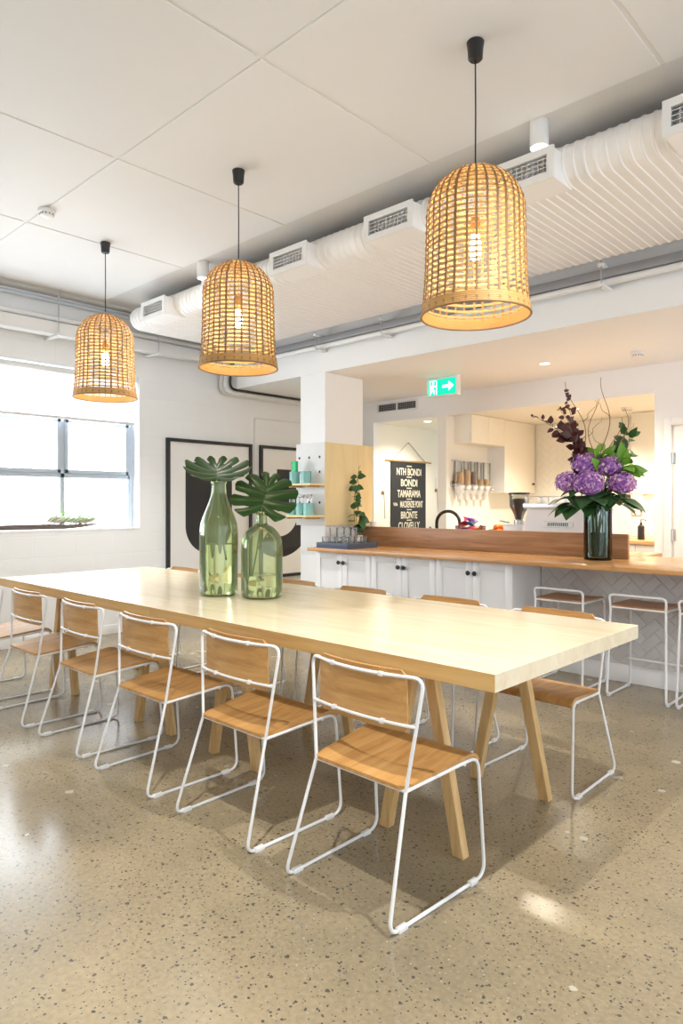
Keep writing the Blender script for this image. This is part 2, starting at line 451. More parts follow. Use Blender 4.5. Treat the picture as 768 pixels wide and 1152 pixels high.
# partition between hall and kitchen
b = MB(); b.box(-4.70, -4.58, YB, 8.3, 0, ZH); struct(b.build('wall_partition', M['cream'], smooth=0))
b = MB(); b.box(-5.84, -5.72, YB+.12, 8.9, 0, 2.6); struct(b.build('wall_hall_left', M['cream'], smooth=0))
b = MB(); b.box(-5.84, -4.58, 8.9, 9.0, 0, 2.6); struct(b.build('wall_hall_back', M['cream'], smooth=0))
b = MB(); b.box(-4.58, 1.2, 8.3, 8.42, 0, 2.6); struct(b.build('wall_kitchen_back', M['cream'], smooth=0))
b = MB(); b.box(-1.0, -.9, YB+.12, 8.3, 0, 2.6); struct(b.build('wall_kitchen_right', M['cream'], smooth=0))
b = MB(); b.box(-5.84, 1.2, YB+.12, 9.0, ZH+.012, ZH+.3); struct(b.build('ceiling_kitchen', M['cream'], smooth=0))
# pillar
b = MB(); b.box(-5.085, -4.73, 4.75, 5.31, 0, 2.6, bev=.004, seg=1); struct(b.build('pillar', M['wall'], smooth=0))
# door and its frame
b = MB()
b.box(DX0-.075, DX0-.015, YB-.018, YB+.12, 0, DZ+.075, bev=.004); b.box(DX0-.015, DX1+.015, YB-.018, YB+.12, DZ+.012, DZ+.075, bev=.004)
b.box(DX1+.015, DX1+.075, YB-.018, YB+.12, 0, DZ+.075, bev=.004)
struct(b.build('trim_1', M['wall'], smooth=30))
b = MB(); b.box(DX0, DX1, YB+.004, YB+.044, .006, DZ, bev=.003)
d = struct(b.build('door_1', M['wall'], smooth=30))
for z in (.42, 1.02, 1.72):
    b = MB(); b.tube([(DX0-.006, YB-.006, z-.05), (DX0-.006, YB-.006, z+.05)], .008, 10); b.box(DX0-.014, DX0+.02, YB-.002, YB+.005, z-.05, z+.05)
    h = b.build('hinge', M['steel'], d)
b = MB(); b.tube(fillet([(DX1-.07, YB+.004, 1.0), (DX1-.07, YB-.05, 1.0), (DX1-.18, YB-.05, 1.0)], .015), .009, 10)
b.lathe([(0,0),(.026,0),(.026,.008),(0,.008)], 20, M=T(DX1-.07, YB+.004, 1.0) @ RX(PI/2)); b.build('door_handle', M['steel'], d)
# skirting on the left wall
b = MB(); b.box(XW, XW+.012, -2.6, 6.6, 0, .09, bev=.003); struct(b.build('baseboard_left', M['wall'], smooth=30))

# ------------------------------------------------------------------ window
XG = XW-.15
win = struct(empty('window_1', (XG, 1.5, WZ0)))
ys_m = [WY1-.04-.715*i for i in range(7)]          # mullion centres
def W(mb, name, mat, par=win):
    o = mb.build(name, mat, par, smooth=30); 
    for v in o.data.vertices: v.co -= Vector((XG, 1.5, WZ0)) if par is win else Vector((0,0,0))
    return o
b = MB()
for y in ys_m: b.box(XG-.03, XG+.03, y-.022, y+.022, WZ0, WZ1, bev=.004)
b.box(XG-.03, XG+.03, ys_m[-1], ys_m[0], 1.555, 1.60, bev=.004)
b.box(XG-.03, XG+.03, WY0, WY1, WZ1-.04, WZ1, bev=.004)
W(b, 'window_frame', M['window_frame'])
for i in range(6):
    y1, y0 = ys_m[i]-.022, ys_m[i+1]+.022
    b = MB()
    for (a, c, e, f) in ((y0, y1, 1.60, 1.635), (y0, y1, 2.09, 2.125), (y0, y0+.032, 1.60, 2.125), (y1-.032, y1, 1.60, 2.125)):
        b.box(XG-.01, XG+.042, a, c, e, f, bev=.003)
    W(b, 'sash', M['window_frame'])
    b = MB(); ym = (y0+y1)/2
    b.box(XG+.04, XG+.055, ym-.03, ym+.03, 2.09, 2.115, bev=.002); b.tube(fillet([(XG+.05, ym, 2.1), (XG+.075, ym, 2.09), (XG+.075, ym+.01, 2.02)], .01), .006, 8)
    W(b, 'window_latch', M['steel'])
    b = MB(); b.box(XG-.004, XG+.004, y0+.02, y1-.02, 1.62, 2.60); W(b, 'pane', M['pane'])
    b = MB(); b.box(XG-.004, XG+.004, y0-.01, y1+.01, WZ0, 1.56); W(b, 'pane', M['pane'])
b = MB(); b.box(XG-.03, XW+.004, WY0, WY1, WZ0-.02, WZ0+.004, bev=.003); struct(b.build('trim_2', M['wall'], smooth=30))
bl = thing('roller_blind', 'long white roller blind pulled halfway over the window', 'blind', (XW-.06, 1.5, 2.6))
b = MB(); b.box(-.0015, .0015, WY0-1.5+.02, WY1-1.5-.02, -.46, -.02); b.build('blind_fabric', M['blind'], bl, 0)
b = MB(); b.box(-.012, .012, WY0-1.5+.02, WY1-1.5-.02, -.485, -.46, bev=.004); b.build('bottom_rail', M['white_metal'], bl)
b = MB(); b.tube([(0, WY0-1.5+.02, -.02), (0, WY1-1.5-.02, -.02)], .028, 14); b.build('roller_tube', M['white_metal'], bl)

# ------------------------------------------------------------------ overhead services
DZ0, DZ1, DY0, DY1 = 2.945, 3.15, 3.27, 4.60
dr = (DZ1-DZ0)/2
def oval_at(x, k=0.0):
    r = dr+k; cz = (DZ0+DZ1)/2; pts = []
    for i in range(13):
        t = PI/2+PI*i/12; pts.append((x, DY0+dr+r*math.cos(t), cz+r*math.sin(t)))
    for i in range(13):
        t = -PI/2+PI*i/12; pts.append((x, DY1-dr+r*math.cos(t), cz+r*math.sin(t)))
    return pts
duct = thing('oval_air_duct', 'white ribbed flat oval air duct running under the ceiling beside the bulkhead', 'air duct', (0, 3.9, 3.05))
b = MB(); x = -5.84; rows = []
while x < 2.9:                                       # ribbed spiral seam pitch
    for dx, k in ((0, 0), (.030, 0), (.035, .005), (.045, .005), (.050, 0)):
        rows.append((x+dx, k))
    x += .055
vs = []; n = 26
for xx, k in rows: vs += oval_at(xx, k)
fs = [(i*n+j, i*n+(j+1) % n, (i+1)*n+(j+1) % n, (i+1)*n+j) for i in range(len(rows)-1) for j in range(n)]
fs += [tuple(range(n)), tuple((len(rows)-1)*n+j for j in range(n-1, -1, -1))]
b.add([(p[0], p[1]-3.9, p[2]-3.05) for p in vs], fs)
b.build('duct_shell', M['duct'], duct, 40)
for x in (-5.2, -3.95, -2.7, -1.3, 0.2, 1.7):
    for y in (DY0+.3, DY1-.25): MB().tube([(x, y-3.9, DZ1-3.05-.004), (x, y-3.9, ZC+.012-3.05)], .006, 6).build('hanger_rod', M['greyrail'], duct)
def register(cx, label, w=.365):
    t = thing('air_register', label, 'air vent', (cx, 3.17, 2.93), group='air registers along the duct')
    h = .15; dp = .22
    b = MB(); tk = .012
    b.box(-w/2, w/2, .012, dp, 0, tk); b.box(-w/2, w/2, .012, dp, h-tk, h)
    b.box(-w/2, -w/2+tk, .012, dp, tk, h-tk); b.box(w/2-tk, w/2, .012, dp, tk, h-tk)
    b.build('register_box', M['duct'], t, 30)
    b = MB(); e = .03
    for q in ((-w/2-.006, w/2+.006, 0-.006, e), (-w/2-.006, w/2+.006, h-e, h+.006), (-w/2-.006, -w/2+e, e, h-e), (w/2-e, w/2+.006, e, h-e)):
        b.box(q[0], q[1], 0, .014, q[2], q[3])
    b.build('face_frame', M['white_metal'], t, 30)
    b = MB(); b.box(-w/2+tk, w/2-tk, .19, .195, tk, h-tk); b.build('dark_backing', M['dark'], t)
    b = MB()
    for i in range(4):
        z = e+(h-2*e)*(i+.5)/4
        b.box(-w/2+e, w/2-e, -.007, .007, -.0016, .0016, M=T(0, .02, z) @ RX(.55))
    b.build('louvre_blades', M['white_metal'], t, 0)
    b = MB(); n = 10
    for i in range(1, n):
        x = -w/2+e+(w-2*e)*i/n; b.box(x-.0018, x+.0018, .026, .044, e, h-e)
    b.build('rear_blades', M['white_metal'], t, 0)
    return t
for cx, nm in ((-5.28, 'white air register on the duct nearest the window wall'),
               (-4.36, 'white air register on the duct half hidden behind the middle rattan lamp'),
               (-3.53, 'white air register between the middle and front rattan lamps'),
               (-2.63, 'white air register just left of the front rattan lamp'),
               (-1.75, 'white air register just right of the front rattan lamp, under the downlight'),
               (-.86, 'white air register at the right edge of the picture')):
    register(cx, nm)
# cable trays on the bulkhead
y = 4.69
rail = tag(MB().box(-6.25, 3.1, y-.03, y+.055, 2.862, 2.925, bev=.004).build('cable_rail', M['greyrail'], None, 30), 'dark grey cable rail along the top of the white bulkhead', 'cable rail')
pipe = tag(MB().tube([(-6.12, y-.01, 2.834), (3.1, y-.01, 2.834)], .024, 14).build('conduit_pipe', M['white_metal']), 'white conduit pipe along the bulkhead below the grey rail', 'pipe')
def bracket(x, label):
    t = thing('pipe_bracket', label, 'bracket', (x, 4.75, 2.80), group='strut brackets on the bulkhead')
    b = MB(); b.box(-.02, .02, -.16, 0, -.012, .008, bev=.002)
    for k in range(3): b.lathe([(0,0),(.006,0),(.006,.002),(0,.002)], 8, M=T(0, -.03-.045*k, -.0135))
    b.build('strut', M['white_metal'], t, 30)
    b = MB(); b.tube([(0, -.145, -.02), (0, -.145, .20)], .006, 8); b.build('threaded_rod', M['steel'], t)
    b = MB(); b.box(-.02, .02, -.16, 0, .127, .147, bev=.002); b.build('upper_strut', M['white_metal'], t, 30)
bracket(-1.92, 'white strut bracket on the bulkhead right of the front rattan lamp')
bracket(-3.89, 'white strut bracket on the bulkhead right of the white pillar top')
bracket(-4.72, 'white strut bracket on the bulkhead straight above the pillar')
bracket(-.45, 'white strut bracket on the bulkhead beyond the right edge')
# trays on the window wall
tag(MB().box(XW+.10, XW+.22, -2.5, 4.75, 2.845, 2.96, bev=.006).build('cable_tray', M['white_metal'], None, 30), 'white square cable tray along the window wall above the blind', 'cable tray')
tag(MB().tube([(XW+.16, -2.5, 3.005), (XW+.16, 4.62, 3.005)], .026, 14).build('conduit_pipe', M['white_metal']), 'round white conduit lying above the cable tray on the window wall', 'pipe')
tag(MB().tube([(XW+.045, -2.5, 3.2), (XW+.045, 4.74, 3.2)], .02, 12).build('conduit_pipe', plain('pale_blue_conduit', srgb(196,206,216), .5)), 'thin pale blue conduit high in the corner of window wall and ceiling', 'pipe')
for yy, nm in ((2.72, 'white hanger bracket on the window wall tray left of the back lamp'), (3.75, 'white hanger bracket on the window wall tray right of the back lamp')):
    t = thing('tray_hanger', nm, 'bracket', (XW, yy, 2.83), group='hangers of the window wall tray')
    b = MB(); b.box(0, .30, -.02, .02, -.006, .014, bev=.002)
    for k in range(5): b.lathe([(0,0),(.006,0),(.006,.002),(0,.002)], 8, M=T(.06+.05*k, 0, -.008))
    b.build('strut', M['white_metal'], t, 30)
    b = MB(); b.tube([(.26, 0, -.012), (.26, 0, ZC+.012-2.83)], .006, 8); b.build('threaded_rod', M['steel'], t)
# pipes bending under the bulkhead along the window wall
for k, (xo, r, m, nm) in enumerate(((.07, .032, 'white_metal', 'white pipe bending under the bulkhead nearest the window wall'),
                                 (.15, .032, 'white_metal', 'second white pipe bending under the bulkhead beside the window wall'),
                                 (.22, .013, 'black', 'black cable bending under the bulkhead beside the white pipes'))):
    p = fillet([(XW+xo, 4.70, 2.83), (XW+xo, 4.66, 2.599-r), (XW+xo, 4.9, 2.599-r), (XW+xo, 6.55, 2.599-r)], .12, 8)
    tag(MB().tube(p, r, 12).build('bent_pipe' if r > .02 else 'black_cable', M[m]), nm, 'pipe' if r > .02 else 'cable')
tag(MB().tube(fillet([(XW+.012, 5.2, .1), (XW+.012, 5.2, 2.33), (XW+.012, 6.5, 2.33)], .03), .008, 8).build('surface_conduit', M['wall']), 'thin white conduit on the wall between the two framed prints', 'conduit')

# ------------------------------------------------------------------ ceiling fittings
def downlight(x, y, nm, energy):
    t = thing('cylinder_downlight', nm, 'downlight', (x, y, ZC+.012), group='white cylinder downlights')
    h = .135; r = .047
    b = MB(); b.lathe([(0,0),(r,0),(r,-h),(r-.006,-h),(r-.006,-h+.012),(0,-h+.012)], 28); b.build('housing', M['white_metal'], t)
    b = MB(); b.lathe([(0,-h+.010),(r-.008,-h+.010),(r-.008,-h+.006),(0,-h+.006)], 24); b.build('lens', M['lamp_lens'], t)
    l = bpy.data.lights.new('downlight_beam', 'SPOT'); l.energy = energy; l.color = (1,.96,.91); l.spot_size = math.radians(115); l.spot_blend = .6; l.shadow_soft_size = .035
    lo = bpy.data.objects.new('downlight_beam', l); C.objects.link(lo); lo.parent = t; lo.location = (0,0,-h-.005)
E_DL = 145
downlight(-1.66, 3.215, 'white cylinder downlight right of the front rattan lamp', E_DL)
downlight(-4.59, 3.215, 'white cylinder downlight between the back and middle rattan lamps', E_DL)
downlight(-.60, 2.2, 'white cylinder downlight above the camera right of the table end', E_DL*1.1)
downlight(-1.45, .88, 'white cylinder downlight on the viewer side of the table', E_DL*1.1)
def detector(x, y, z, nm):
    t = thing('smoke_detector', nm, 'smoke detector', (x, y, z))
    b = MB(); b.lathe([(0,0),(.052,0),(.055,-.006),(.053,-.02),(.044,-.026)], 28); b.build('base_ring', M['white_metal'], t)
    b = MB(); b.lathe([(.044,-.026),(.040,-.040),(.026,-.050),(0,-.052)], 28); b.build('sensor_head', M['white_metal'], t)
    b = MB()
    for k in range(12):
        a = 2*PI*k/12; b.box(-.004, .004, -.001, .001, -.037, -.029, M=RZ(a) @ T(0, .0435, 0))
    b.build('vent_slots', M['dark'], t, 0)
detector(-4.5, 1.92, ZC, 'white smoke detector on the ceiling left of the hanging lamps')
detector(-2.17, 5.96, 2.6, 'white smoke detector on the low soffit above the flowers')
detector(-2.84, 7.48, ZH+.012, 'white smoke detector on the kitchen ceiling behind the twigs')
def recessed(x, y, z, nm, e, col=(1,.86,.66), spot=140):
    t = thing('recessed_downlight', nm, 'downlight', (x, y, z))
    b = MB(); b.lathe([(.058,0),(.058,-.004),(.046,-.005),(.044,0)], 28, loop=True); b.build('trim_ring', M['white_metal'], t)
    b = MB(); b.lathe([(0,-.0035),(.044,-.0035),(.044,-.001),(0,-.001)], 24); b.build('lens', M['lamp_lens'], t)
    l = bpy.data.lights.new('recessed_beam', 'SPOT'); l.energy = e; l.color = col; l.spot_size = math.radians(spot); l.spot_blend = .7; l.shadow_soft_size = .045
    lo = bpy.data.objects.new('recessed_beam', l); C.objects.link(lo); lo.parent = t; lo.location = (0,0,-.012)
recessed(-2.97, 5.86, 2.6, 'recessed round downlight in the soffit above the serving counter', 135)
recessed(-1.2, 5.86, 2.6, 'recessed round downlight in the soffit by the white door', 100)
recessed(-5.14, 7.0, ZH+.012, 'recessed round downlight in the hall ceiling above the black banner', 90, (1,.90,.74))
recessed(-3.3, 7.2, ZH+.012, 'recessed round downlight in the kitchen ceiling seen through the burgundy branch', 145, (1,.90,.75))
recessed(-2.0, 7.4, ZH+.012, 'recessed round downlight in the kitchen ceiling beyond the hatch edge', 130, (1,.90,.75))
# soffit vent on the header
t = thing('wall_vent', 'white double grille vent on the wall above the hall opening', 'air vent', (-5.31, YB, 2.508))
b = MB()
w, h = .64, .13
for q in ((-w/2, w/2, -h/2, -h/2+.022), (-w/2, w/2, h/2-.022, h/2), (-w/2, -w/2+.025, -h/2+.022, h/2-.022), (w/2-.025, w/2, -h/2+.022, h/2-.022), (-.012, .012, -h/2+.022, h/2-.022)):
    b.box(q[0], q[1], -.014, 0, q[2], q[3])
b.build('face_frame', M['white_metal'], t, 30)
b = MB(); b.box(-w/2+.02, w/2-.02, -.003, -.001, -h/2+.02, h/2-.02); b.build('dark_backing', M['dark'], t)
b = MB()
for i in range(4): b.box(-w/2+.025, w/2-.025, -.012, -.004, -.002, .002, M=T(0, 0, -h/2+.034+i*.0205))
for i in range(23): b.box(-w/2+.03+i*.025, -w/2+.0315+i*.025, -.011, -.003, -h/2+.022, h/2-.022)
b.build('louvre_blades', M['greyrail'], t, 0)

# exit sign
t = thing('exit_sign', 'lit green exit sign with running figure and arrow under the soffit', 'exit sign', (-4.04, 5.77, 2.5))
w, h = .375, .20
b = MB()
for q in ((-w/2, w/2, -h/2, -h/2+.014), (-w/2, w/2, h/2-.022, h/2+.1), (-w/2, -w/2+.014, -h/2+.014, h/2-.022), (w/2-.014, w/2, -h/2+.014, h/2-.022)):
    b.box(q[0], q[1], -.03, .03, q[2], q[3])
b.box(-w/2+.006, w/2-.006, -.012, .029, -h/2+.006, h/2-.014)
b.build('sign_housing', M['white_metal'], t, 30)
b = MB(); b.box(-w/2+.014, w/2-.014, -.018, -.0125, -h/2+.014, h/2-.022); b.build('green_panel', emitter('exit_green', srgb(30, 214, 168), 1.15), t, 0)
Mx = T(0, -.0182, 0) @ RX(PI/2)
b = MB()
# running figure in a doorway, drawn in panel coordinates (x right, y up)
b.prism([(-.155,-.078),(-.148,-.078),(-.148,.062),(-.075,.062),(-.075,-.078),(-.068,-.078),(-.068,.069),(-.155,.069)][::-1], .001, Mx)
b.prism([(-.112+.013*math.cos(2*PI*k/14), .042+.013*math.sin(2*PI*k/14)) for k in range(14)], .0012, Mx)
for p, q, r in (((-.114,.026),(-.122,-.016),.012), ((-.122,-.016),(-.098,-.036),.0085), ((-.098,-.036),(-.104,-.070),.007), ((-.122,-.016),(-.132,-.046),.0085), ((-.132,-.046),(-.150,-.058),.007),
                ((-.112,.022),(-.092,.004),.006), ((-.092,.004),(-.078,.012),.005), ((-.116,.022),(-.138,.012),.006), ((-.138,.012),(-.142,-.010),.005)):
    d = Vector((q[0]-p[0], q[1]-p[1])); nn = Vector((-d.y, d.x)).normalized()*r
    b.prism([(p[0]-nn.x, p[1]-nn.y), (q[0]-nn.x, q[1]-nn.y), (q[0]+nn.x, q[1]+nn.y), (p[0]+nn.x, p[1]+nn.y)], .0011, Mx)
b.build('running_figure', emitter('exit_white', (.95,1,.97,1), 1.6), t, 0)
b = MB(); b.prism([(.0,-.014),(.075,-.014),(.075,-.05),(.14,.0),(.075,.05),(.075,.014),(.0,.014)], .001, Mx); b.build('arrow', emitter('exit_white_arrow', (.95,1,.97,1), 1.6), t, 0)
# ------------------------------------------------------------------ tables
TZ = .77
def make_table(x0, x1, ax, label):
    y0, y1 = 1.863, 3.055; cx = (x0+x1)/2; cy = (y0+y1)/2
    t = thing('dining_table', label, 'table', (cx, cy, 0), group=None)
    b = MB(); b.box(x0-cx, x1-cx, y0-cy, y1-cy, TZ-.058, TZ, bev=.0008, seg=1); b.build('tabletop', M['birch'], t, 30)
    for yy in (y0-cy-.0012, y1-cy): MB().box(x0-cx+.0008, x1-cx-.0008, yy, yy+.0012, TZ-.0575, TZ-.0006).build('edge_band', M['edge'], t, 0)
    for a in ax:
        for yy in (2.125, 2.79):
            for s in (-1, 1):
                b = MB(); lw = .048; lt = .040
                # raked square leg: foot out, head near the peak of the A
                xf = a+s*.178-cx; xh = a+s*.034-cx; y = yy-cy; zt = TZ-.058
                vs = []
                for (xx, zz) in ((xf, 0), (xh, zt)):
                    vs += [(xx-lw/2, y-lt/2, zz), (xx+lw/2, y-lt/2, zz), (xx+lw/2, y+lt/2, zz), (xx-lw/2, y+lt/2, zz)]
                b.add(vs, [(0,3,2,1), (4,5,6,7), (0,1,5,4), (1,2,6,5), (2,3,7,6), (3,0,4,7)])
                o = b.build('leg', M['birch_leg'], t, 0)
                bv = o.modifiers.new('edge', 'BEVEL'); bv.width = .003; bv.segments = 2
            b = MB(); b.box(a-.14-cx, a+.14-cx, yy-.05-cy, yy+.05-cy, TZ-.064, TZ-.057); b.build('mounting_plate', M['greyrail'], t, 0)
    return t
make_table(-3.1396, -1.11, (-1.588, -2.76), 'long pale birch table with splayed legs, the half nearest the camera')
make_table(-5.165, -3.1404, (-3.515, -4.70), 'long pale birch table with splayed legs, the half by the window')

# ------------------------------------------------------------------ chairs
def make_chair(label):
    t = thing('dining_chair', label, 'chair', (0,0,0))
    r = .0062
    # posts and top bar: one bent rod from rear foot over the back to the other rear foot
    def bar(x, y, z, bow): return [(x*math.cos(PI*k/12), y-bow*math.sin(PI*k/12), z) for k in range(13)]
    # local axes: sitter faces +y, rear feet at y=0
    up = [(-.205,.12,.395), (-.256,.150,.752)]
    top = []
    for k in range(0, 13):
        u = k/12; top.append((-.256+.512*u, .150-.050*math.sin(PI*u)**.8, .752))
    p = fillet([(-.205,.12,.395)] + [top[0]] + [top[3]], .035, 6)
    path = p[:-1] + [Vector(q) for q in top[3:10]]
    q = fillet([top[9], top[12], (.205,.12,.395)], .035, 6)
    path += q[1:]
    MB().tube(path, r, 10).build('back_frame', M['white_metal'], t)
    # lower back rail bowed like the panel
    low = []
    zl = .598; xl = .2345
    for k in range(13):
        u = k/12; low.append((-xl+2*xl*u, .136-.026*math.sin(PI*u)**.8, zl))
    MB().tube(low, .0055, 10).build('back_rail', M['white_metal'], t)
    # sled sides
    for s in (-1, 1):
        pts = [(s*.205,.12,.395), (s*.237,.0,r), (s*.250,.497,r), (s*.242,.468,.425), (s*.205,.12,.395)]
        pp = fillet(pts, [.035,.05,.045], 7)
        MB().tube(pp, r, 10).build('sled_leg', M['white_metal'], t)
        for f in (.12, .86):
            a = Vector(pts[1]); c = Vector(pts[2]); m = a.lerp(c, f)
            b = MB(); b.box(-.009, .009, -.022, .022, -.0075, .009, M=Matrix.Translation(m), bev=.002); b.build('glide', M['white_metal'], t, 30)
    MB().tube([(-.205,.12,.395), (.205,.12,.395)], .0065, 10).build('seat_rail', M['white_metal'], t)
    MB().tube([(-.236,.40,.412), (.236,.40,.412)], .006, 10).build('front_rail', M['white_metal'], t)
    # seat: pressed ply, gently dished, with a waterfall front
    def seat(u, v):
        y = .108+.385*v
        hw = .207+.033*min(1, max(0, (y-.12)/.34))
        x = (2*u-1)*hw
        z = .4105 + .030*min(1, max(0, (y-.12)/.30)) - .010*math.sin(PI*u)*math.sin(PI*min(1, v*1.05))
        e = max(0, v-.86)/.14
        z -= .030*e*e
        y -= .012*e*e
        c = abs(2*u-1)
        if v < .06: y += .018*max(0, (c-.9)/.1)**2
        return (x, y, z)
    b = MB(); b.grid(seat, 20, 24, th=.0115); b.build('seat', M['oak_y'], t, 40)
    # curved backrest panel held inside the two bars
    def back(u, v):
        x = (2*u-1)*(.200-.006*v)
        z = .575 + .197*v
        y = .128 - .016*v + (.016+.012*v)*(2*u-1)**2
        cu = abs(2*u-1)
        if cu > .9 and (v < .12 or v > .88):
            q = (cu-.9)/.1
            if v > .88: z -= .018*q*q*(v-.88)/.12
            else: z += .018*q*q*(.12-v)/.12
        return (x, y, z)
    b = MB(); b.grid(lambda u, v: back(1-u, v), 24, 12, th=.010); b.build('backrest', M['oak'], t, 40)
    for z, hw in ((.752, .11), (.598, .11)):
        for s in (-1, 1):
            yb = (.150-.050*math.cos(hw/.256*PI/2)**.8 if z > .7 else .136-.026*math.cos(hw/.256*PI/2)**.8)
            b = MB(); b.box(-.009, .009, -.008, .0085, -.008, .008, M=T(s*hw, yb, z), bev=.003); b.build('clip', M['white_metal'], t, 30)
    return t
ord_ = ['nearest the camera', 'second from the right end', 'third from the right end', 'fourth from the right end', 'fifth from the right end', 'by the window at the left edge']
near_x = [-1.535, -2.222, -2.912, -3.60, -4.288, -4.975]
far_x = [-1.556, -2.20, -2.85, -3.48, -4.15, -4.83]
c0 = None
for i, x in enumerate(near_x):
    lb = 'oak chair on the camera side of the table, ' + ord_[i]
    if c0 is None: c0 = make_chair(lb); o = c0
    else: o = dup(c0, label=lb)
    o.location = (x, 1.577 + (0, .004, -.006, .003, -.004, 0)[i], 0); o.rotation_euler[2] = (-.02, 0, .012, -.01, .01, 0)[i]
    o['group'] = 'oak chairs along the camera side of the table'
ordf = ['at the right end, facing the camera', 'second from the right end', 'third from the right end', 'fourth from the right end', 'fifth from the right end', 'last towards the window']
for i, x in enumerate(far_x):
    o = dup(c0, label='oak chair on the counter side of the table, ' + ordf[i])
    o.location = (x, 3.335, 0); o.rotation_euler[2] = PI + (-.01, .02, -.015, .01, 0, 0)[i]
    o['group'] = 'oak chairs along the counter side of the table'

# ------------------------------------------------------------------ bar stools
def make_stool(label):
    t = thing('bar_stool', label, 'stool', (0,0,0), group='white wire bar stools at the counter')
    r = .008; sz = .605; w = .178
    path = fillet([(-w,0,sz), (-w-.006,-.012,sz+.085), (w+.006,-.012,sz+.085), (w,0,sz)], [.03,.03], 7)
    MB().tube(path, r, 10).build('back_frame', M['white_metal'], t)
    for s in (-1, 1):
        pts = [(s*w,0,sz), (s*(w+.012),-.035,r), (s*(w+.010),.375,r), (s*w,.36,sz), (s*w,0,sz)]
        MB().tube(fillet(pts, [.04,.04,.04], 7), r, 10).build('sled_leg', M['white_metal'], t)
        for f in (.1, .88):
            m = Vector(pts[1]).lerp(Vector(pts[2]), f)
            b = MB(); b.box(-.010, .010, -.022, .022, -.008, .010, M=Matrix.Translation(m), bev=.002); b.build('glide', M['white_metal'], t, 30)
    MB().tube([(-w,0,sz), (w,0,sz)], .007, 10).build('seat_rail', M['white_metal'], t)
    MB().tube([(-w-.011,.34,.20), (w+.011,.34,.20)], .008, 10).build('footrest', M['white_metal'], t)
    def seat(u, v):
        x = (2*u-1)*(w-.004); y = -.004+.375*v
        return (x, y, sz+.0195-.006*math.sin(PI*u) - .016*max(0, (v-.9)/.1)**2)
    b = MB(); b.grid(seat, 14, 16, th=.012); b.build('seat', M['riser'], t, 40)
    return t
s0 = make_stool('white wire bar stool with low back rail, middle of the three at the counter')
s0.location = (-1.675, 4.60, 0); s0.rotation_euler[2] = .0
o = dup(s0, (-2.225, 4.60, 0), label='white wire bar stool half hidden behind the far end chair')
o = dup(s0, (-1.235, 4.60, 0), -.02, label='white wire bar stool cut off by the right edge of the picture')

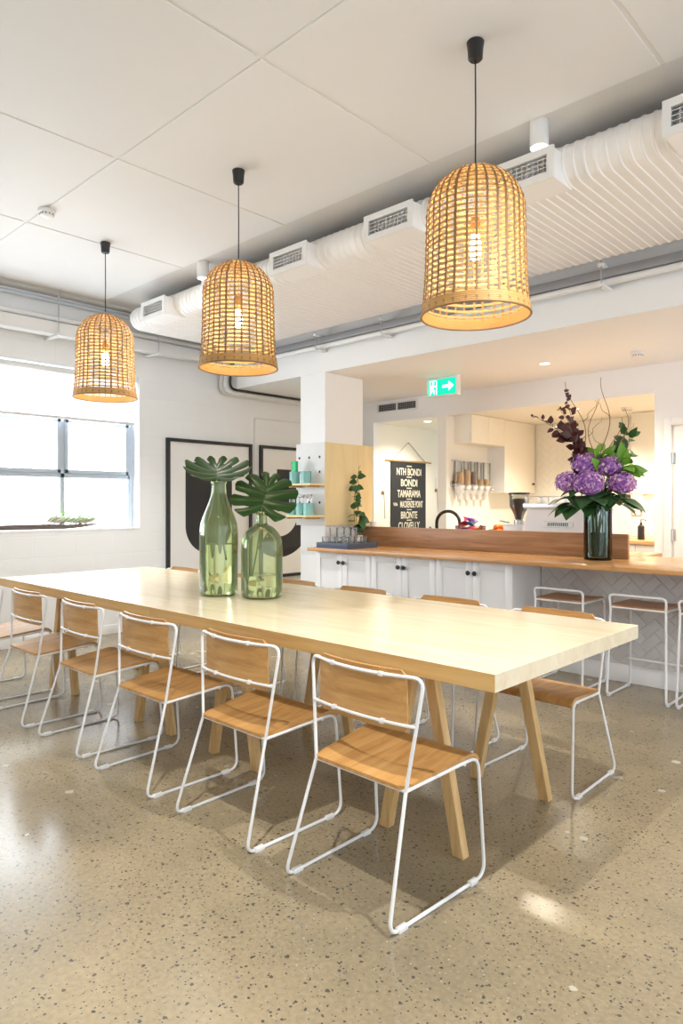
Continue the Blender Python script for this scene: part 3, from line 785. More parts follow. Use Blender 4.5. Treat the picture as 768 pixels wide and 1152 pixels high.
# ------------------------------------------------------------------ rattan pendants
def make_pendant(label):
    t = thing('pendant_lamp', label, 'lamp', (0,0,ZC), group='rattan pendant lamps above the table')
    zr = 2.088-ZC; zt = 2.705-ZC; R0 = .226; 
    b = MB(); b.lathe([(0,0),(.034,0),(.037,-.004),(.033,-.03),(.030,-.072),(.024,-.078),(0,-.078)], 24); b.build('ceiling_rose', M['black'], t)
    b = MB(); b.tube([(0,0,-.076), (.001,.0005,(-.09+zt)*.5), (0,0,zt+.02)], .0032, 8); b.build('cord', M['black'], t)
    zb = 2.43-ZC
    b = MB(); b.tube([(0,0,zt+.02), (0,0,zb+.07)], .003, 8)
    b.lathe([(0,.085),(.012,.08),(.021,.06),(.022,.01),(.018,.0),(0,0)], 18, c=(0,0,zb)); b.build('bulb_socket', M['brass'], t)
    b = MB(); b.lathe([(0,0),(.016,-.004),(.022,-.03),(.024,-.075),(.020,-.10),(0,-.108)], 18, c=(0,0,zb)); b.build('bulb', M['bulb'], t)
    l = bpy.data.lights.new('bulb_light', 'POINT'); l.energy = 11; l.color = (1,.88,.71); l.shadow_soft_size = .05
    lo = bpy.data.objects.new('bulb_light', l); C.objects.link(lo); lo.parent = t; lo.location = (0,0,zb-.055)
    # profile (radius, z) along arc length: dome then a slightly flaring cylinder
    H = zt-zr; dome = .19; Rs = .203
    prof = []
    for k in range(25):
        a = PI/2*k/24; prof.append((Rs*math.sin(a), zt-dome+dome*math.cos(a)))
    for k in range(1, 25):
        u = k/24; rr = Rs + (R0-Rs)*(.35*u+.65*u**4); prof.append((rr, zt-dome-(H-dome)*u))
    L = [0]
    for i in range(1, len(prof)): L.append(L[-1]+math.hypot(prof[i][0]-prof[i-1][0], prof[i][1]-prof[i-1][1]))
    def at(s):
        for i in range(1, len(prof)):
            if L[i] >= s:
                f = (s-L[i-1])/(L[i]-L[i-1]); return prof[i-1][0]+(prof[i][0]-prof[i-1][0])*f, prof[i-1][1]+(prof[i][1]-prof[i-1][1])*f
        return prof[-1]
    tot = L[-1]
    rnd = random.Random(3)
    # upright ribs
    b = MB(); nr = 32
    for k in range(nr):
        a = 2*PI*k/nr + rnd.uniform(-.02,.02); w = .0042 if k % 5 else .0055
        s0_ = .05 if k % 2 else .02
        pts = [at(s0_+(tot-s0_)*i/40) for i in range(41)]
        vs = []; fs = []
        for i, (rr, zz) in enumerate(pts):
            off = .0016*(1 if i % 2 else -1)
            for (ww, oo) in ((-w,-.0012), (w,-.0012), (w,.0012), (-w,.0012)):
                rad = max(rr+oo+off+.001, .002)
                vs.append((rad*math.cos(a)-ww*math.sin(a)*min(1, rr/.05+.2), rad*math.sin(a)+ww*math.cos(a)*min(1, rr/.05+.2), zz+(oo if rr < .1 else 0)))
        for i in range(40):
            for j in range(4): fs.append((i*4+j, i*4+(j+1) % 4, (i+1)*4+(j+1) % 4, (i+1)*4+j))
        fs += [(0,1,2,3), (163,162,161,160)]
        b.add(vs, fs)
    b.build('upright_ribs', M['bamboo_dark'], t, 30)
    # horizontal woven strips
    b = MB(); s = .06; hw = .0049
    while s < tot-.05:
        r1, z1 = at(s-hw); r2, z2 = at(s+hw)
        d = rnd.uniform(-.0015,.0015)
        b.lathe([(r1-.0012, z1+d), (r1+.0006, z1+d), (r2+.0006, z2+d), (r2-.0012, z2+d)], 60, loop=True)
        s += .0238 + rnd.uniform(-.0012,.0012)
    # crown spirals where the strips meet
    for rr0 in (.012, .028, .044):
        r1, z1 = at(rr0); b.lathe([(r1, z1+.001),(r1+.006, z1),(r1+.006, z1-.003),(r1, z1-.003)], 40, loop=True)
    b.build('woven_strips', M['bamboo'], t, 30)
    b = MB(); n = 12
    for i in range(n):
        s1 = tot-.046+.044*i/n; s2 = s1+.0033
        r1, z1 = at(s1); r2, z2 = at(s2); k = .0012*(i % 2)
        b.lathe([(r1-.0015, z1), (r1+.002+k, z1), (r2+.002+k, z2), (r2-.0015, z2)], 60, loop=True)
    b.build('woven_band', M['bamboo'], t, 30)
    b = MB(); b.tube([(R0*math.cos(2*PI*k/60), R0*math.sin(2*PI*k/60), zr) for k in range(60)], .005, 8, closed=True); b.build('rim_hoop', M['bamboo_dark'], t)
    return t
p0 = make_pendant('woven rattan bell pendant lamp over the near table end, front of three')
p0.location = (-1.56, 2.46, ZC)
dup(p0, (-3.16, 2.46, ZC), .4, label='woven rattan bell pendant lamp above the green bottles, middle of three')
dup(p0, (-4.75, 2.46, ZC), 1.1, label='woven rattan bell pendant lamp in front of the window, back of three')
# lights are not copied with data children two deep, so dup() has already carried each bulb_light

# ------------------------------------------------------------------ serving counter
CZ = .885
t = thing('serving_counter', 'long oak topped serving counter with herringbone tiled front', 'counter', (-1.6, 5.0, 0))
b = MB(); b.box(-4.722+1.6, 1.6+1.6, -.50, .62, CZ-.032, CZ, bev=.003); b.box(-4.722+1.6, -2.0+1.6, .62, 1.05, CZ-.032, CZ); b.build('worktop', M['counter'], t, 30)
b = MB(); b.box(-4.70+1.6, -1.965+1.6, .20, .232, CZ, 1.072, bev=.002); b.build('upstand', M['riser'], t, 30)
b = MB(); b.box(-2.585+1.6, 1.55+1.6, .04, .60, 0, CZ-.032); b.box(-4.70+1.6, -2.585+1.6, .24, 1.0, 0, CZ-.032); b.build('counter_base', M['grout'], t, 0)
b = MB(); b.box(-2.585+1.6, 1.55+1.6, .018, .042, 0, .13, bev=.003); b.build('skirting', M['white_gloss'], t, 30)
# herringbone tiles laid at 45 degrees, trimmed to the panel
def herring(mb, u0, u1, v0, v1, w=.072, k=2, gap=.004, th=.006):
    L = w*k; bm = bmesh.new()
    c45 = math.sqrt(.5); R = int(max(u1-u0, v1-v0)/w)+6
    def tile(a, c, la, lc):
        pts = []
        for (p, q) in ((a+gap/2, c+gap/2), (a+la-gap/2, c+gap/2), (a+la-gap/2, c+lc-gap/2), (a+gap/2, c+lc-gap/2)):
            pts.append(((p-q)*c45, (p+q)*c45))
        cu = sum(p[0] for p in pts)/4+u0; cv = sum(p[1] for p in pts)/4+v0
        if cu < u0-.15 or cu > u1+.15 or cv < v0-.15 or cv > v1+.15: return
        lo = [bm.verts.new((u0+p[0], v0+p[1], 0)) for p in pts]
        ins = .0012; m = Vector((cu, cv))
        hi = []
        for p in pts:
            d = Vector((u0+p[0], v0+p[1])); d = d+(m-d).normalized()*ins*1.4; hi.append(bm.verts.new((d.x, d.y, th)))
        bm.faces.new(hi)
        for i in range(4): bm.faces.new((lo[i], lo[(i+1) % 4], hi[(i+1) % 4], hi[i]))
    for i in range(-R, R):
        for j in range(-R, R):
            if (i-j) % (2*k) == 0: tile(i*w, j*w, L, w)
            if (i-j) % (2*k) == (2*k-1): tile(i*w, j*w, w, L) if False else None
    # horizontal bricks start where (i-j)%(2k)==0; uprights fill the rest
    for i in range(-R, R):
        for j in range(-R, R):
            if (i-j) % (2*k) == k: tile(i*w, (j)*w-0*w, w, L) if False else None
            if (j-i) % (2*k) == 1: tile(i*w, j*w, w, L)
    for co, no in (((u0,0,0),(-1,0,0)), ((u1,0,0),(1,0,0)), ((0,v0,0),(0,-1,0)), ((0,v1,0),(0,1,0))):
        bmesh.ops.bisect_plane(bm, geom=bm.verts[:]+bm.edges[:]+bm.faces[:], plane_co=co, plane_no=no, clear_outer=True)
    bm.verts.index_update()
    mb_v = [tuple(v.co) for v in bm.verts]; mb_f = [[v.index for v in f.verts] for f in bm.faces]
    bm.free(); return mb_v, mb_f
vs, fs = herring(None, -2.58+1.6, 1.2+1.6, .132, CZ-.034)
b = MB(); b.add([(x, .04-z, y) for x, y, z in vs], fs); b.build('herringbone_tiles', M['tile'], t, 0)

# white shaker cabinets under the left half of the counter
def cabinet(x0, x1, label):
    cx = (x0+x1)/2; w = x1-x0; y0 = 4.60
    c = thing('base_cabinet', label, 'cabinet', (cx, y0, 0), group='white base cabinets under the counter')
    b = MB(); b.box(-w/2, w/2, .022, .62, .09, CZ-.034); b.box(-w/2, w/2, .06, .60, 0, .09); b.build('carcass', M['white_gloss'], c, 0)
    for s in (-1, 1):
        a = -w/2+.0015 if s < 0 else .0015; e = -.0015 if s < 0 else w/2-.0015
        z0, z1 = .095, CZ-.040; st = .062
        b = MB()
        b.box(a, a+st, 0, .02, z0, z1, bev=.0018); b.box(e-st, e, 0, .02, z0, z1, bev=.0018)
        b.box(a+st, e-st, 0, .02, z1-st, z1, bev=.0018); b.box(a+st, e-st, 0, .02, z0, z0+st, bev=.0018)
        b.box(a+st-.003, e-st+.003, .009, .019, z0+st-.003, z1-st+.003)
        d = b.build('door', M['white_gloss'], c, 30)
        b = MB(); kx = -.030 if s < 0 else .030
        b.lathe([(0,0),(.007,0),(.006,.012),(.018,.018),(.0195,.024),(.016,.030),(0,.032)], 18, M=T(kx, 0, .755) @ RX(PI/2)); b.build('knob', M['black'], d)
    return c
cabinet(-4.71, -4.005, 'white shaker cabinet under the counter, next to the white pillar')
cabinet(-4.003, -3.298, 'white shaker cabinet under the counter, middle of three')
cabinet(-3.296, -2.592, 'white shaker cabinet under the counter, next to the bar stools')
# ------------------------------------------------------------------ leaves
def blade(mb, base, direc, normal, L, w, droop=.25, cup=.15, nu=6, nv=8, tip=.9, wav=0.0):
    """one leaf blade: base point, heading, upward normal"""
    d = Vector(direc).normalized(); nn = Vector(normal); nn = (nn-d*nn.dot(d))
    if nn.length < 1e-4: nn = d.orthogonal()
    nn.normalize(); s = d.cross(nn); base = Vector(base)
    def f(u, v):
        x = 2*u-1
        ww = w*max(.02, math.sin(PI*min(1, v**.8))**tip) if v < .999 else 0.001
        return base + d*(L*v) + s*(x*ww) + nn*(cup*abs(x)**1.5*ww - droop*L*v*v + wav*w*math.sin(v*9+x*2))
    mb.grid(f, nu, nv, th=.0009)
def monstera(mb, vb, Mx, L=.36, seed=1, cup=.10, curl=.05, n=5):
    rnd = random.Random(seed)
    for side in (-1, 1):
        Bk = []
        for k in range(n+1):
            t = k/n
            phi = math.radians(-72 + 160*t)
            y0 = L*(.02+.74*t**1.2)
            ln = L*(.55+.09*math.sin(PI*t) - .25*t**3 - (.12 if k == 0 else 0)) * rnd.uniform(.94, 1.05)
            Bk.append((y0, phi, ln))
        def bp(k, v):
            y0, phi, ln = Bk[k]
            ph = phi + .35*v*(1-k/n)
            return Vector((math.cos(ph)*ln*v, y0+math.sin(ph)*ln*v))
        for k in range(n):
            def f(u, v, k=k):
                vv = max(.001, v)
                sh = 1.0
                if vv > .36:
                    q = min(1, (vv-.36)/.25); sh = 1-.24*q*q*(3-2*q)
                if vv > .88: sh *= math.sqrt(max(.10, 1-((vv-.88)/.125)**2))
                uu = .5+(u-.5)*sh
                p = bp(k, vv)*(1-uu) + bp(k+1, vv)*uu
                r = p.x/L
                z = cup*L*(r*r)*4 - curl*L*(vv**3)*1.2 + .020*math.sin(uu*PI)*vv**.7 - .05*L*max(0, p.y/L)**2
                return (side*p.x, p.y, z)
            vb.tube([Mx @ Vector(f(.5, v/9*.93)) for v in range(10)], [.0022-.0016*v/9 for v in range(10)], 5)
            if side > 0: mb.grid(f, 5, 12, M=Mx, th=.0009)
            else: mb.grid(lambda u, v, f=f: f(1-u, v), 5, 12, M=Mx, th=.0009)
    vb.tube([Mx @ Vector((0, L*.9*i/8, -.002-.05*L*(.9*i/8)**2)) for i in range(9)], [.0035-.0028*i/8 for i in range(9)], 6)
def frame_M(o, xd, yd):
    y = Vector(yd).normalized(); x = Vector(xd); x = (x-y*x.dot(y)).normalized(); z = x.cross(y)
    return Matrix(((x.x, y.x, z.x, o[0]), (x.y, y.y, z.y, o[1]), (x.z, y.z, z.z, o[2]), (0,0,0,1)))

# ------------------------------------------------------------------ bottles on the table
def bottle(loc, prof_o, wl, label, wall=.0035):
    t = thing('glass_bottle', label, 'bottle', loc)
    pi = []
    for i, (r, z) in enumerate(prof_o): pi.append((max(r-wall, .0), z if z > .012 else .012))
    inner = [(0, .016), (prof_o[3][0]-wall-.012, .010)] + [(r, z) for r, z in pi if z > .03]
    pr = prof_o + inner[::-1]
    b = MB(); b.lathe(pr, 48); b.build('bottle_glass', M['glass_green'], t, 50)
    def ri(z):
        for (r0, z0), (r1, z1) in zip(inner, inner[1:]):
            if z0 <= z <= z1 and z1 > z0: return r0+(r1-r0)*(z-z0)/(z1-z0)
        return inner[-1][0]
    wp = [(0, .018)] + [(r-.0008, z+.001) for r, z in inner[1:] if z < wl-.01] + [(ri(wl)-.0008, wl), (0, wl)]
    b = MB(); b.lathe(wp, 48); b.build('water', M['water'], t, 40)
    return t
def smoothprof(keys, n=10):
    out = []
    for i in range(len(keys)-1):
        (r0, z0), (r1, z1) = keys[i], keys[i+1]
        p = keys[i-1] if i else keys[i]; q = keys[i+2] if i+2 < len(keys) else keys[i+1]
        for k in range(n):
            t = k/n
            def h(a, b_, c, d): return .5*((2*b_)+(-a+c)*t+(2*a-5*b_+4*c-d)*t*t+(-a+3*b_-3*c+d)*t**3)
            out.append((max(.001, h(p[0], r0, r1, q[0])), h(p[1], z0, z1, q[1])))
    out.append(keys[-1]); return out
B1 = (-3.255, 2.39, TZ); B2 = (-2.985, 2.49, TZ)
pr1 = [(0,.004), (.06,0), (.098,.002), (.1085,.012)] + smoothprof([(.1105,.03),(.111,.22),(.1105,.37),(.098,.44),(.066,.52),(.047,.575),(.0415,.62),(.040,.648)], 5) + [(.045,.650),(.046,.660),(.042,.664)]
pr2 = [(0,.004), (.06,0), (.102,.002), (.114,.012)] + smoothprof([(.1165,.03),(.117,.17),(.1165,.29),(.104,.35),(.068,.395),(.036,.415),(.030,.435),(.0295,.468)], 5) + [(.035,.471),(.036,.482),(.031,.486)]
bottle(B1, pr1, .298, 'tall green glass bottle with long neck and much water on the table')
bottle(B2, pr2, .130, 'shorter wide green glass bottle with little water on the table')
def leaf_thing(label, base, pts, o, xd, yd, L, seed, cup, curl):
    t = thing('monstera_leaf', label, 'leaf', base)
    bs = Vector(base)
    b = MB(); Mx = frame_M(Vector(o)-bs, xd, yd); vb = MB(); monstera(b, vb, Mx, L, seed, cup, curl); b.build('leaf_blade', M['monstera'], t, 60); vb.build('veins', M['vein'], t, 60)
    b = MB(); P = [Vector(p)-bs for p in pts]
    Q = []
    for i in range(len(P)-1):
        p0 = P[max(0, i-1)]; p1 = P[i]; p2 = P[i+1]; p3 = P[min(len(P)-1, i+2)]
        for k in range(6):
            u = k/6; Q.append(.5*((2*p1)+(p2-p0)*u+(2*p0-5*p1+4*p2-p3)*u*u+(3*p1-p0-3*p2+p3)*u**3))
    Q.append(P[-1]); b.tube(Q, .0042, 8); b.build('leaf_stalk', M['stem'], t)
F1 = Vector((-.806, .592, 0)); R1 = Vector((.592, .806, 0)); UP = Vector((0,0,1))
a = math.radians(23)
o1 = Vector((B1[0], B1[1], TZ+.675)) - R1*.012 - F1*.02
leaf_thing('wide monstera leaf lying flat over the mouth of the tall green bottle', (B1[0], B1[1], TZ+.20),
           [(B1[0]+.03, B1[1]+.02, TZ+.205), (B1[0]+.012, B1[1], TZ+.40), (B1[0]+.004, B1[1]-.004, TZ+.60), tuple(o1)],
           tuple(o1), R1, F1*math.cos(a)+UP*math.sin(a), .335, 4, .05, -.05)
a = math.radians(43)
o2 = Vector((B2[0], B2[1], TZ+.505)) + R1*.0
leaf_thing('monstera leaf tilted towards the viewer above the shorter green bottle', (B2[0], B2[1], TZ+.09),
           [(B2[0]-.045, B2[1]-.045, TZ+.085), (B2[0]-.022, B2[1]-.022, TZ+.25), (B2[0]-.004, B2[1]-.004, TZ+.43), (o2.x, o2.y, o2.z-.02), tuple(o2+F1*.01)],
           tuple(o2), R1*.96+UP*-.0, F1*math.cos(a)+UP*math.sin(a)+R1*.22, .33, 9, .03, .04)

# ------------------------------------------------------------------ prints
def framed(y0, y1, label, polys):
    t = thing('framed_print', label, 'picture', (XW, (y0+y1)/2, .395)); w = y1-y0; h = 1.615; f = .036
    b = MB()
    for (a, c, d, e) in ((-w/2, w/2, 0, f), (-w/2, w/2, h-f, h), (-w/2, -w/2+f, f, h-f), (w/2-f, w/2, f, h-f)): b.box(.002, .038, a, c, d, e)
    b.build('frame', M['black_matte'], t, 0)
    b = MB(); b.box(.004, .014, -w/2+f, w/2-f, f, h-f); b.build('paper', M['paper'], t, 0)
    b = MB(); cy = (y0+y1)/2
    for p in polys: b.prism([(yy-cy, zz-.395) for yy, zz in p], .0012, Matrix(((0,0,1,.0142),(1,0,0,0),(0,1,0,0),(0,0,0,1))))
    b.build('black_shape', M['black_matte'], t, 0)
arc = lambda cy, cz, r, a0, a1, n=24: [(cy+r*math.cos(a0+(a1-a0)*k/n), cz+r*math.sin(a0+(a1-a0)*k/n)) for k in range(n+1)]
framed(3.99, 5.145, 'large black framed print with a black U shape, left of two on the wall', [[(4.23,1.76)] + arc(4.545, 1.06, .315, PI, 2*PI) + [(4.86,1.76)]])
framed(5.275, 6.43, 'large black framed print with a black hook shape, partly behind the white pillar', [[(5.55,1.73),(5.55,1.21),(6.16,1.21),(6.16,1.73)], arc(5.60, 1.20, .56, 0, -PI*.72) + arc(5.60, 1.20, .30, -PI*.72, 0)])

# ------------------------------------------------------------------ banner in the hall
def text_mesh(body, bold=.012):
    cu = bpy.data.curves.new('lettering', 'FONT'); cu.body = body; cu.offset = bold; cu.extrude = .02
    o = bpy.data.objects.new('lettering', cu); C.objects.link(o)
    bpy.context.view_layer.update()
    me = bpy.data.meshes.new_from_object(o.evaluated_get(bpy.context.evaluated_depsgraph_get()))
    vs = [v.co.copy() for v in me.vertices]; fs = [tuple(p.vertices) for p in me.polygons]
    bpy.data.objects.remove(o); bpy.data.curves.remove(cu); bpy.data.meshes.remove(me)
    return vs, fs
def text_fit(mb, body, cx, cy, w, h, d, Mx, bold=.012):
    vs, fs = text_mesh(body, bold)
    x0 = min(v.x for v in vs); x1 = max(v.x for v in vs); y0 = min(v.y for v in vs); y1 = max(v.y for v in vs); z0 = min(v.z for v in vs); z1 = max(v.z for v in vs)
    mb.add([(cx+((v.x-x0)/(x1-x0)-.5)*w, cy+((v.y-y0)/(y1-y0)-.5)*h, (v.z-z0)/max(1e-6, z1-z0)*d) for v in vs], fs, Mx)
t = thing('text_banner', 'black hanging banner with cream place names on the hall wall', 'banner', (-5.72, 7.345, 1.87))
b = MB(); b.grid(lambda u, v: (.012+.004*math.sin(u*5), -.385+.77*u, .0-.03*0-1.02*v), 10, 10, th=.002); b.build('cloth', M['black_matte'], t, 40)
b = MB(); b.tube([(.014, -.50, .006), (.014, .50, .006)], .011, 12); b.build('rod', M['brass'], t)
b = MB(); b.tube([(.016, -.36, .012), (.006, -.02, .255), (.006, 0, .26), (.006, .02, .255), (.016, .36, .012)], .003, 6); b.lathe([(0,0),(.006,0),(.006,.012),(0,.012)], 10, M=T(0, 0, .255) @ RY(PI/2)); b.build('cord', M['twig'], t)
Mt = Matrix(((0,0,1,.0175),(1,0,0,0),(0,1,0,0),(0,0,0,1)))
for body, w, z, cx, h in (('NTH BONDI', .54, 1.736, 0, .098), ('BONDI', .36, 1.587, .0, .098), ('TAMARAMA', .51, 1.440, 0, .098), ('VIA', .095, 1.296, -.295, .045), ('MACKENZIE POINT', .50, 1.296, .055, .090), ('BRONTE', .36, 1.150, 0, .098), ('CLOVELLY', .47, 1.008, 0, .098)):
    b = MB(); text_fit(b, body, cx, z-1.87, w, h, .0012, Mt, .018); b.build('lettering', M['bone'], t, 0)
for z in (1.812, 1.664, 1.514, 1.366, 1.223, 1.080): MB().box(-.055, .055, z-1.87-.006, z-1.87+.006, 0, .0012, M=Mt).build('dash', M['bone'], t, 0)
def hanging(y, z, label):
    o = MB(); o.tube([(0,0,.18), (0,0,.02)], .0018, 6)
    for k in range(5): blade(o, (.002, .004*(k-2), .02), (.1, .25*(k-2), -1), (1,0,0), .055, .011, .05)
    o.tube([(.002, .03, .01), (.004, .05, -.34)], .003, 6)
    q = o.build('dried_sprig', M['twig'], None, 40, (-5.7185, y, z)); tag(q, label, 'dried plant', 'dried sprigs on the hall wall')
hanging(6.80, 1.45, 'dried sprig hanging left of the black banner')
hanging(7.98, 1.50, 'dried sprig hanging right of the black banner')

# ------------------------------------------------------------------ pillar boards, shelves, cups
t = thing('pegboard', 'white pegboard on the front of the pillar with black holes', 'board', (-4.92, 4.75, 1.085))
b = MB(); b.box(-.205, .205, -.022, 0, 0, .823, bev=.002); b.build('board', plain('pegboard_white', (.76,.76,.76,1), .5), t, 30)
for x, z in ((-.155,.68),(-.012,.68),(.135,.68),(.135,.534),(.135,.23),(-.155,.534),(-.012,.534),(-.155,.23),(-.012,.23)):
    b = MB(); b.lathe([(0,0),(.013,0),(.013,.0015),(0,.0015)], 16, M=T(x, -.022, z) @ RX(PI/2)); b.build('peg_hole', M['dark'], t)
o = MB().box(-4.728, -4.712, 4.73, 5.445, 1.085, 1.908, bev=.0015).build('plywood_panel', M['ply'], None, 30); tag(o, 'pale plywood panel on the right side of the pillar', 'panel')
def shelf(z, nm, d):
    t = thing('peg_shelf', nm, 'shelf', (-4.92, 4.728, z), group='plywood shelves on the pegboard')
    b = MB(); b.box(-.205, .205, -d, 0, -.018, 0, bev=.002); b.build('shelf_board', M['ply'], t, 30)
    for x in (-.13, .13):
        b = MB(); b.tube([(x, 0, -.028), (x, -d*.8, -.028)], .010, 12); b.build('dowel', M['birch_leg'], t)
shelf(1.50, 'upper plywood shelf on the pegboard holding two teal cups', .20)
shelf(1.19, 'lower plywood shelf on the pegboard holding three cups of cutlery', .24)
def teal_cup(label):
    t = thing('teal_cup', label, 'cup', (0,0,0), group='teal cups on the pegboard shelves')
    b = MB(); b.lathe([(0,0),(.046,0),(.050,.004),(.052,.118),(.0485,.118),(.0465,.010),(0,.010)], 28); b.build('cup_body', M['teal'], t)
    b = MB(); b.lathe([(.0505,.112),(.0528,.115),(.0528,.120),(.0485,.120),(.0485,.115)], 28, loop=True); b.build('cup_rim', M['teal'], t)
    return t
k0 = teal_cup('teal cup of cutlery on the lower shelf, right one'); k0.location = (-4.80, 4.59, 1.19)
dup(k0, (-4.918, 4.60, 1.19), label='teal cup of cutlery on the lower shelf, middle one')
dup(k0, (-5.035, 4.59, 1.19), label='teal cup of cutlery on the lower shelf, left one')
dup(k0, (-4.865, 4.62, 1.50), label='teal cup on the upper shelf, right of the green packet')
dup(k0, (-5.02, 4.61, 1.50), label='teal cup on the upper shelf with a green packet in it')
t = thing('straw_packet', 'bright green packet with pink edge standing in a teal cup', 'packet', (-5.02, 4.61, 1.512))
b = MB(); b.box(-.028, .034, -.018, .018, 0, .215, bev=.004); b.build('packet_body', plain('bright_green', srgb(36,186,110), .4), t, 30)
b = MB(); b.box(-.034, -.028, -.018, .018, 0, .213, bev=.002); b.build('pink_edge', plain('pink_edge', srgb(220,110,160), .4), t, 30)
def spoon():
    t = thing('spoon', 'steel spoon standing in a teal cup on the lower shelf', 'spoon', (0,0,0), group='spoons in the teal cups')
    b = MB(); b.grid(lambda u, v: ((u-.5)*(.011-.004*v), 0.002*math.sin(PI*u), .16*v), 3, 8, th=.0016); b.build('handle', M['steel'], t)
    b = MB(); b.grid(lambda u, v: ((2*u-1)*.015*max(.05, math.sin(PI*min(.98, .08+.9*v))), .006*(1-(2*u-1)**2)*math.sin(PI*v), .155+.04*v), 6, 8, th=.0014); b.build('bowl', M['steel'], t)
    return t
sp = None; rnd = random.Random(5)
for cx, cy in ((-4.80, 4.59), (-4.918, 4.60), (-5.035, 4.59)):
    for k in range(5):
        if sp is None: sp = spoon(); o = sp
        else: o = dup(sp)
        a = k*1.26+rnd.random()*.3
        o.location = (cx+.026*math.cos(a), cy+.026*math.sin(a), 1.2015); o.rotation_euler = (rnd.uniform(-.07,.07), rnd.uniform(-.07,.07), a)

# ------------------------------------------------------------------ on the counter, left end
t = thing('serving_tray', 'slate blue square tray of glasses on the left end of the counter', 'tray', (-4.455, 4.77, CZ))
b = MB(); b.box(-.205, .205, -.21, .21, 0, .010, bev=.002); b.build('tray_base', M['slate'], t, 30)
for a in ((-.205,.205,-.21,-.198), (-.205,.205,.198,.21), (-.205,-.193,-.198,.198), (.193,.205,-.198,.198)):
    b = MB(); b.box(a[0], a[1], a[2], a[3], .008, .050, bev=.002); b.build('tray_side', M['slate'], t, 30)
def tumbler(h, r, label, grp):
    t = thing('glass_tumbler', label, 'glass', (0,0,0), group=grp)
    b = MB(); b.lathe([(0,0),(r*.82,0),(r*.86,.004),(r,h),(r-.0022,h),(r*.84-.002,.012),(0,.012)], 24); b.build('glass_wall', M['glass_clear'], t, 50)
    b = MB(); b.tube([((r-.001)*math.cos(2*PI*k/24), (r-.001)*math.sin(2*PI*k/24), h) for k in range(24)], .0016, 6, closed=True); b.build('glass_rim', M['glass_clear'], t)
    return t
tg = None; sg = None
for i, x in enumerate((-.15, -.055)):
    for j, y in enumerate((-.13, -.03, .07, .155)):
        if j == 0: continue
        lb = 'tall clear glass on the slate tray'
        if tg is None: tg = tumbler(.175, .041, lb, 'tall glasses on the slate tray'); o = tg
        else: o = dup(tg)
        o.location = (-4.455+x, 4.77+y, CZ+.011)
for i, x in enumerate((-.15, -.065, .02, .105, .16)):
    for j, y in enumerate((-.145, -.06, .03, .12)):
        if (i < 2 and j > 0) or (i == 4 and j % 2 == 0): continue
        if i == 4: continue
        lb = 'short clear tumbler on the slate tray'
        if sg is None: sg = tumbler(.090, .038, lb, 'short tumblers on the slate tray'); o = sg
        else: o = dup(sg)
        o.location = (-4.455+x+.01, 4.77+y, CZ+.011)
t = thing('trailing_plant', 'small climbing plant with heart leaves against the plywood panel', 'plant', (-4.62, 5.10, CZ))
b = MB(); b.lathe([(0,0),(.045,0),(.05,.005),(.055,.10),(.051,.10),(.047,.01),(0,.01)], 24); b.build('pot', M['white_gloss'], t)
b = MB(); b.lathe([(0,.085),(.05,.088),(0,.094)], 16); b.build('soil', M['beans'], t)
rnd = random.Random(11); b = MB(); lf = MB()
for s in range(4):
    hgt = (.70, .52, .40, .60)[s]; ph = rnd.uniform(0, 6); P = []
    for i in range(15):
        u = i/14; P.append(Vector((.02*math.cos(ph)+.035*math.sin(u*5+ph)*u+.012*(s-1.5), .02*math.sin(ph)+.02*math.cos(u*4+ph)*u, .09+hgt*u)))
    b.tube(P, .0028, 6)
    for i in range(2, 15):
        if rnd.random() < .6:
            a = rnd.uniform(0, 2*PI); L = rnd.uniform(.085, .125)*(1.1-.45*i/14)
            blade(lf, P[i], (math.cos(a), math.sin(a), rnd.uniform(-.5,.3)), (0,0,1) if rnd.random() < .4 else (.5,-.8,.4), L, L*.40, .35, .2)
b.build('stems', M['stem'], t); lf.build('foliage', M['dkgreen'], t, 50)
t = thing('paper_cup', 'small white paper cup behind the upstand near the pillar', 'cup', (-4.63, 5.36, CZ))
b = MB(); b.lathe([(0,0),(.032,0),(.042,.23),(.039,.23),(.030,.006),(0,.006)], 24); b.build('cup_wall', M['paper'], t)
b = MB(); b.tube([(.041*math.cos(2*PI*k/24), .041*math.sin(2*PI*k/24), .23) for k in range(24)], .003, 6, closed=True); b.build('cup_lip', M['paper'], t)

# ------------------------------------------------------------------ kitchen side of the counter
t = thing('kitchen_tap', 'matt black gooseneck tap rising behind the wooden upstand', 'tap', (-4.215, 5.9, CZ))
b = MB(); pts = [(0,0,.02), (0,0,.215)] + [(.144-.144*math.cos(PI*k/14), 0, .215+.125*math.sin(PI*k/14)) for k in range(1, 15)] + [(.288,0,.15)]
b.tube(pts, .017, 14); b.build('spout', M['black'], t)
b = MB(); b.lathe([(0,0),(.030,0),(.030,.035),(.022,.045),(0,.045)], 20); b.build('tap_base', M['black'], t)
b = MB(); b.tube([(0,0,.10), (-.05,0,.13), (-.09,0,.17)], .008, 10); b.build('lever', M['black'], t)
def bowl(name, loc, r, h, label):
    t = thing(name, label, 'bowl', loc)
    b = MB(); b.lathe([(0,0),(r*.55,0),(r*.6,.01),(r*.9,h*.5),(r,h),(r-.004,h),(r*.88-.002,h*.5),(r*.55,.012),(0,.012)], 32); b.build('glass_wall', M['glass_clear'], t, 50)
    b = MB(); b.tube([((r-.002)*math.cos(2*PI*k/32), (r-.002)*math.sin(2*PI*k/32), h) for k in range(32)], .003, 6, closed=True); b.build('glass_rim', M['glass_clear'], t)
bowl('glass_bowl', (-3.67, 5.70, CZ), .15, .20, 'clear glass bowl of bright snack packets behind the upstand')
bowl('glass_bowl', (-3.36, 5.72, CZ), .105, .17, 'clear glass bowl of orange snacks beside the coffee grinder')
